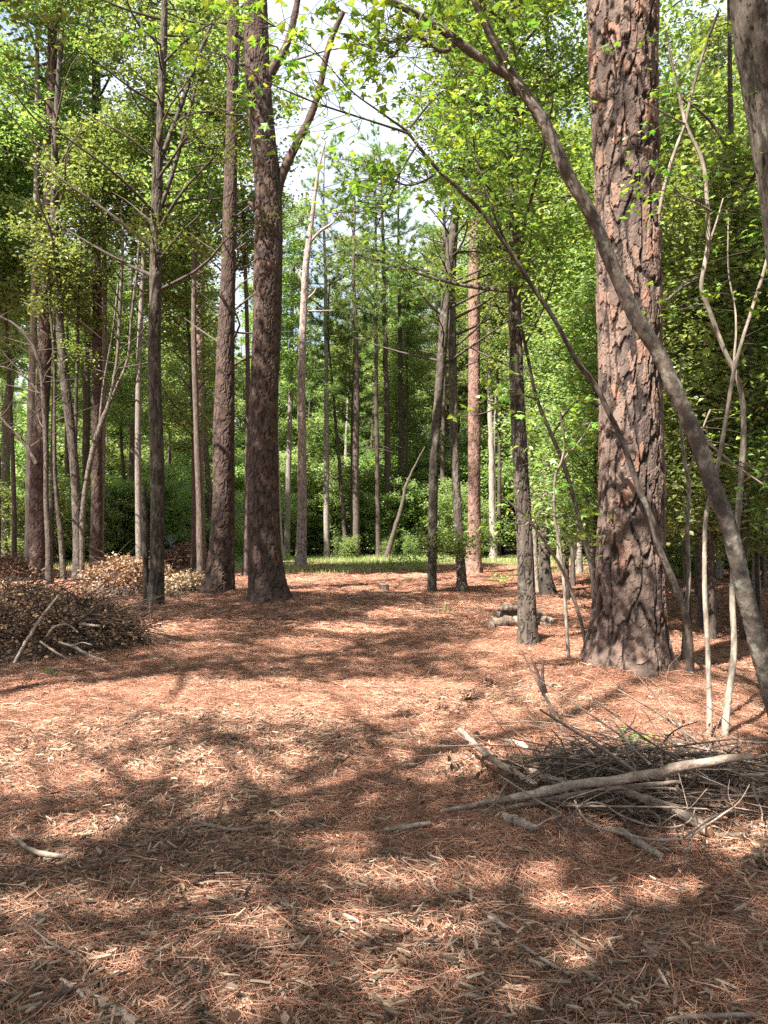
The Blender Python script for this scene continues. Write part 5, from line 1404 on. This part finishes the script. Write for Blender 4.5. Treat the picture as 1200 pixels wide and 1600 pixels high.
# ------------------------------------------------------------------ litter: needles and shreds strewn over the floor (uncountable)
SRC = bpy.data.collections.new('litter_clumps')
def clump(seed, r, n_need, n_chip, nl, nw, cl):
    g = np.random.default_rng(seed)
    mb = MB()
    a = g.random(n_need) * 6.28; q = np.sqrt(g.random(n_need)) * r
    c = np.stack([q * np.cos(a), q * np.sin(a), .004 + .028 * g.random(n_need) ** 1.6], 1)
    dirn = (g.normal(0, .9, n_need) + seed * 1.3) ; el = g.normal(.03, .13, n_need)
    l = nl * g.uniform(.5, 1.1, n_need)
    d = np.stack([np.cos(dirn) * np.cos(el), np.sin(dirn) * np.cos(el), np.sin(el)], 1) * l[:, None] * .5
    s = np.stack([-np.sin(dirn), np.cos(dirn), g.normal(0, .5, n_need)], 1) * nw * .5
    bend = np.stack([-np.sin(dirn), np.cos(dirn), .35 * np.abs(g.normal(0, 1, n_need))], 1) * (l * g.normal(0, .08, n_need))[:, None]
    V = np.stack([c - d - s, c - d + s, c + bend - s, c + bend + s, c + d - s * .4, c + d + s * .4], 1).reshape(-1, 3)
    o = np.arange(n_need)[:, None] * 6
    F_ = np.concatenate([o + [0, 1, 3, 2], o + [2, 3, 5, 4]])
    tt = g.random(n_need) ** .9
    mb.add(V, F_, 0, np.concatenate([tt, tt]), False)
    if n_chip:
        a = g.random(n_chip) * 6.28; q = np.sqrt(g.random(n_chip)) * r
        c = np.stack([q * np.cos(a), q * np.sin(a), .006 + .03 * g.random(n_chip)], 1)
        az = g.normal(0, 1.0, n_chip) + seed; el = g.normal(0, .22, n_chip); ro = g.normal(0, .5, n_chip)
        l = cl * (.25 + 1.1 * g.random(n_chip) ** 2.6); w = np.minimum(l * g.uniform(.05, .22, n_chip), .011)
        A = np.stack([np.cos(az) * np.cos(el), np.sin(az) * np.cos(el), np.sin(el)], 1)
        Bv = np.stack([-np.sin(az) * np.cos(ro), np.cos(az) * np.cos(ro), np.sin(ro)], 1)
        Nn = np.cross(A, Bv)
        A *= l[:, None] * .5; Bv *= w[:, None] * .5; Nn = Nn * (np.minimum(w, .008) * .5)[:, None]
        k1, k2 = g.uniform(.3, 1, (2, n_chip, 1))
        rows = []
        for sz in (-1, 1):
            for (u, v_) in ((-1, -k1), (-1.1, k1 * .6), (0, 1.1), (1.05, k2), (1, -k2 * .5), (0.1, -1)):
                rows.append(c + A * u + Bv * v_ + Nn * sz)
        V = np.stack(rows, 1).reshape(-1, 3)
        o = np.arange(n_chip)[:, None] * 12
        tt = g.random(n_chip)
        F4 = np.concatenate([o + [6, 7, 8, 11], o + [8, 9, 10, 11]] + [o + [i, i + 1, i + 7, i + 6] for i in range(5)] + [o + [5, 0, 6, 11]])
        mb.add(V, F4, 1, np.tile(tt, 8), False)
    return mesh_of(mb, 'litter_clump', [M['straw'], M['chip']])
def strew(name, label, protos, pts, szs, seed):
    """instances of the clumps on points (geometry nodes)"""
    col = bpy.data.collections.new(name + '_source')
    for me in protos:
        col.objects.link(bpy.data.objects.new('litter_clump', me))
    me = bpy.data.meshes.new(name)
    me.vertices.add(len(pts)); me.vertices.foreach_set('co', pts.astype(np.float32).ravel())
    a = me.attributes.new('sz', 'FLOAT', 'POINT'); a.data.foreach_set('value', szs.astype(np.float32))
    e_ = .15
    nr = np.stack([(ground_h(pts[:, 0] - e_, pts[:, 1]) - ground_h(pts[:, 0] + e_, pts[:, 1])) / (2 * e_), (ground_h(pts[:, 0], pts[:, 1] - e_) - ground_h(pts[:, 0], pts[:, 1] + e_)) / (2 * e_), np.ones(len(pts))], 1)
    nr += np.random.default_rng(seed).normal(0, .05, nr.shape) * [1, 1, 0]
    a = me.attributes.new('nrm', 'FLOAT_VECTOR', 'POINT'); a.data.foreach_set('vector', nr.astype(np.float32).ravel())
    o = bpy.data.objects.new(name, me); COL.objects.link(o)
    tag(o, label, kind='stuff')
    ng = bpy.data.node_groups.new(name, 'GeometryNodeTree')
    ng.interface.new_socket('Geometry', in_out='INPUT', socket_type='NodeSocketGeometry')
    ng.interface.new_socket('Geometry', in_out='OUTPUT', socket_type='NodeSocketGeometry')
    N = ng.nodes; Lk = ng.links
    gi = N.new('NodeGroupInput'); go = N.new('NodeGroupOutput')
    ci = N.new('GeometryNodeCollectionInfo'); ci.inputs['Collection'].default_value = col
    ci.inputs['Separate Children'].default_value = True; ci.inputs['Reset Children'].default_value = True
    ip = N.new('GeometryNodeInstanceOnPoints'); ip.inputs['Pick Instance'].default_value = True
    m2p = N.new('GeometryNodeMeshToPoints')
    ri = N.new('FunctionNodeRandomValue'); ri.data_type = 'INT'
    [s for s in ri.inputs if s.name == 'Max' and s.type == 'INT'][0].default_value = len(protos) - 1
    ri.inputs['Seed'].default_value = seed
    rr_ = N.new('FunctionNodeRandomValue'); rr_.data_type = 'FLOAT_VECTOR'
    [s for s in rr_.inputs if s.name == 'Min' and s.type == 'VECTOR'][0].default_value = (0, 0, 0)
    [s for s in rr_.inputs if s.name == 'Max' and s.type == 'VECTOR'][0].default_value = (0, 0, 6.283)
    rr_.inputs['Seed'].default_value = seed + 1
    at = N.new('GeometryNodeInputNamedAttribute'); at.data_type = 'FLOAT'; at.inputs['Name'].default_value = 'sz'
    Lk.new(gi.outputs[0], m2p.inputs['Mesh']); Lk.new(m2p.outputs[0], ip.inputs['Points'])
    Lk.new(ci.outputs[0], ip.inputs['Instance'])
    Lk.new([s for s in ri.outputs if s.type == 'INT'][0], ip.inputs['Instance Index'])
    an = N.new('GeometryNodeInputNamedAttribute'); an.data_type = 'FLOAT_VECTOR'; an.inputs['Name'].default_value = 'nrm'
    al = N.new('FunctionNodeAlignRotationToVector'); al.axis = 'Z'
    Lk.new([s for s in rr_.outputs if s.type == 'VECTOR'][0], al.inputs['Rotation'])
    Lk.new([s for s in an.outputs if s.type == 'VECTOR'][0], al.inputs['Vector'])
    Lk.new(al.outputs[0], ip.inputs['Rotation'])
    Lk.new([s for s in at.outputs if s.name == 'Attribute'][0], ip.inputs['Scale'])
    Lk.new(ip.outputs[0], go.inputs[0])
    md = o.modifiers.new('strew', 'NODES'); md.node_group = ng
    return o
g = np.random.default_rng(99)
def cover(y0, y1, dens, pad=.6, f=.52):
    st = dens ** -.5
    a_ = np.arange(y0, y1, st); x_ = np.arange(-(f * y1 + pad), f * y1 + pad, st)
    x, y = np.meshgrid(x_, a_); x = (x + g.uniform(-.5, .5, x.shape) * st).ravel(); y = (y + g.uniform(-.5, .5, y.shape) * st).ravel()
    k = np.abs(x) < f * y + pad; x, y = x[k], y[k]
    return np.stack([x, y, ground_h(x, y)], 1)
needle_c = [clump(s, .30, 420, 45, .17, .0018, .034) for s in range(7)]
chip_c = [clump(s + 20, .30, 280, 150, .15, .0019, .05) for s in range(7)]
far_c = [clump(s + 40, .5, 360, 30, .22, .0042, .09) for s in range(5)]
p = cover(1.6, 12, 24)
m_ = fbm(p[:, 0] * .9 + 30, p[:, 1] * .7 + 30, 12, 3) + .13 * np.clip((6.0 - p[:, 1]) / 3, -1.2, 1) + g.normal(0, .05, len(p))
isch = m_ > .505
strew('pine_straw', 'reddish fallen pine needles strewn over the path', needle_c, p[~isch], g.uniform(.75, 1.2, (~isch).sum()), 1)
strew('wood_shreds', 'pale wood shreds and bark chips strewn over the path', chip_c, p[isch], g.uniform(.75, 1.25, isch.sum()), 2)
p = cover(11, 34, 5.5)
strew('distant_straw', 'pine straw and twigs strewn over the farther clearing', far_c, p, g.uniform(.8, 1.3, len(p)), 3)
# straw heaped round the feet of the two thick pines
p = []
feet = [(o.location[0], o.location[1], .5, 34) for o in bpy.data.objects if o.get('category') in ('tree', 'dead tree') and 1 < o.location[1] < 26 and abs(o.location[0]) < .52 * o.location[1] + .6 and o.parent is None]
for (cx, cy, r, n_) in tuple(feet) + ((2.5, 7.55, .75, 110), (-2.4, 16.1, .9, 90), (1.95, 10.3, .45, 30), (2.6, 4.2, .5, 30)):
    q = g.normal(0, 1, (n_, 2)) * r * .6 + [cx, cy]
    p.append(np.stack([q[:, 0], q[:, 1], ground_h(q[:, 0], q[:, 1]) + .02], 1))
for (cx, cy, r0_, n_) in ((bA[0], bA[1], .46, 60), (-2.43, 16.6, .46, 50), (-3.97, 18.35, .36, 40), (-4.6, 15.5, .24, 26), (1.95, 10.5, .17, 18), (-10.6, 23.3, .34, 30)):
    a = g.random(n_) * 6.283; q = r0_ + .03 + .22 * g.random(n_) ** 1.5
    x, y = cx + np.cos(a) * q, cy + np.sin(a) * q
    p.append(np.stack([x, y, ground_h(x, y) + .075 * np.maximum(0, 1 - (q - r0_) / .25)], 1))
p = np.concatenate(p)
strew('straw_heaps', 'straw heaped round the feet of the thick pines', needle_c, p, g.uniform(.7, 1.1, len(p)), 4)
# twigs dropped over the whole floor
n_ = 1300
y = np.sqrt(g.uniform(2.2 ** 2, 26 ** 2, n_)); x = g.uniform(-.53, .53, n_) * y
st_ = np.stack([x, y, ground_h(x, y) + .03], 1)
TP = branch_batch(st_, g.random(n_) * 6.283, g.normal(.04, .12, n_), g.uniform(.12, .55, n_), 6, g, .35, -.05)
TP[:, :, 2] = np.maximum(TP[:, :, 2], ground_h(TP[:, :, 0], TP[:, :, 1]) + .02)
m_ = MB(); w_ = (.0022 + .0065 * g.random(n_) ** 3) * np.clip(y / 7, 1, 2)
tubes(m_, TP[::2], (w_[:, None] * np.linspace(1, .4, 6)[None])[::2], 4, 0, .5, cap=False)
tubes(m_, TP[1::2], (w_[:, None] * np.linspace(1, .4, 6)[None])[1::2], 4, 1, .5, cap=False)
tag(part('fallen_twigs', m_, [M['stick_dark'], M['stick_grey']]), 'fallen twigs scattered over the forest floor', kind='stuff')
# dead leaves dropped on the floor
m_ = MB(); p = cover(2, 24, 7.0); p[:, 2] += .035
leaf_quads(m_, p, .052, g, 0, .6, .65)
tag(part('fallen_leaves', m_, M['dead_leaf']), 'dry brown leaves dropped over the forest floor', kind='stuff')
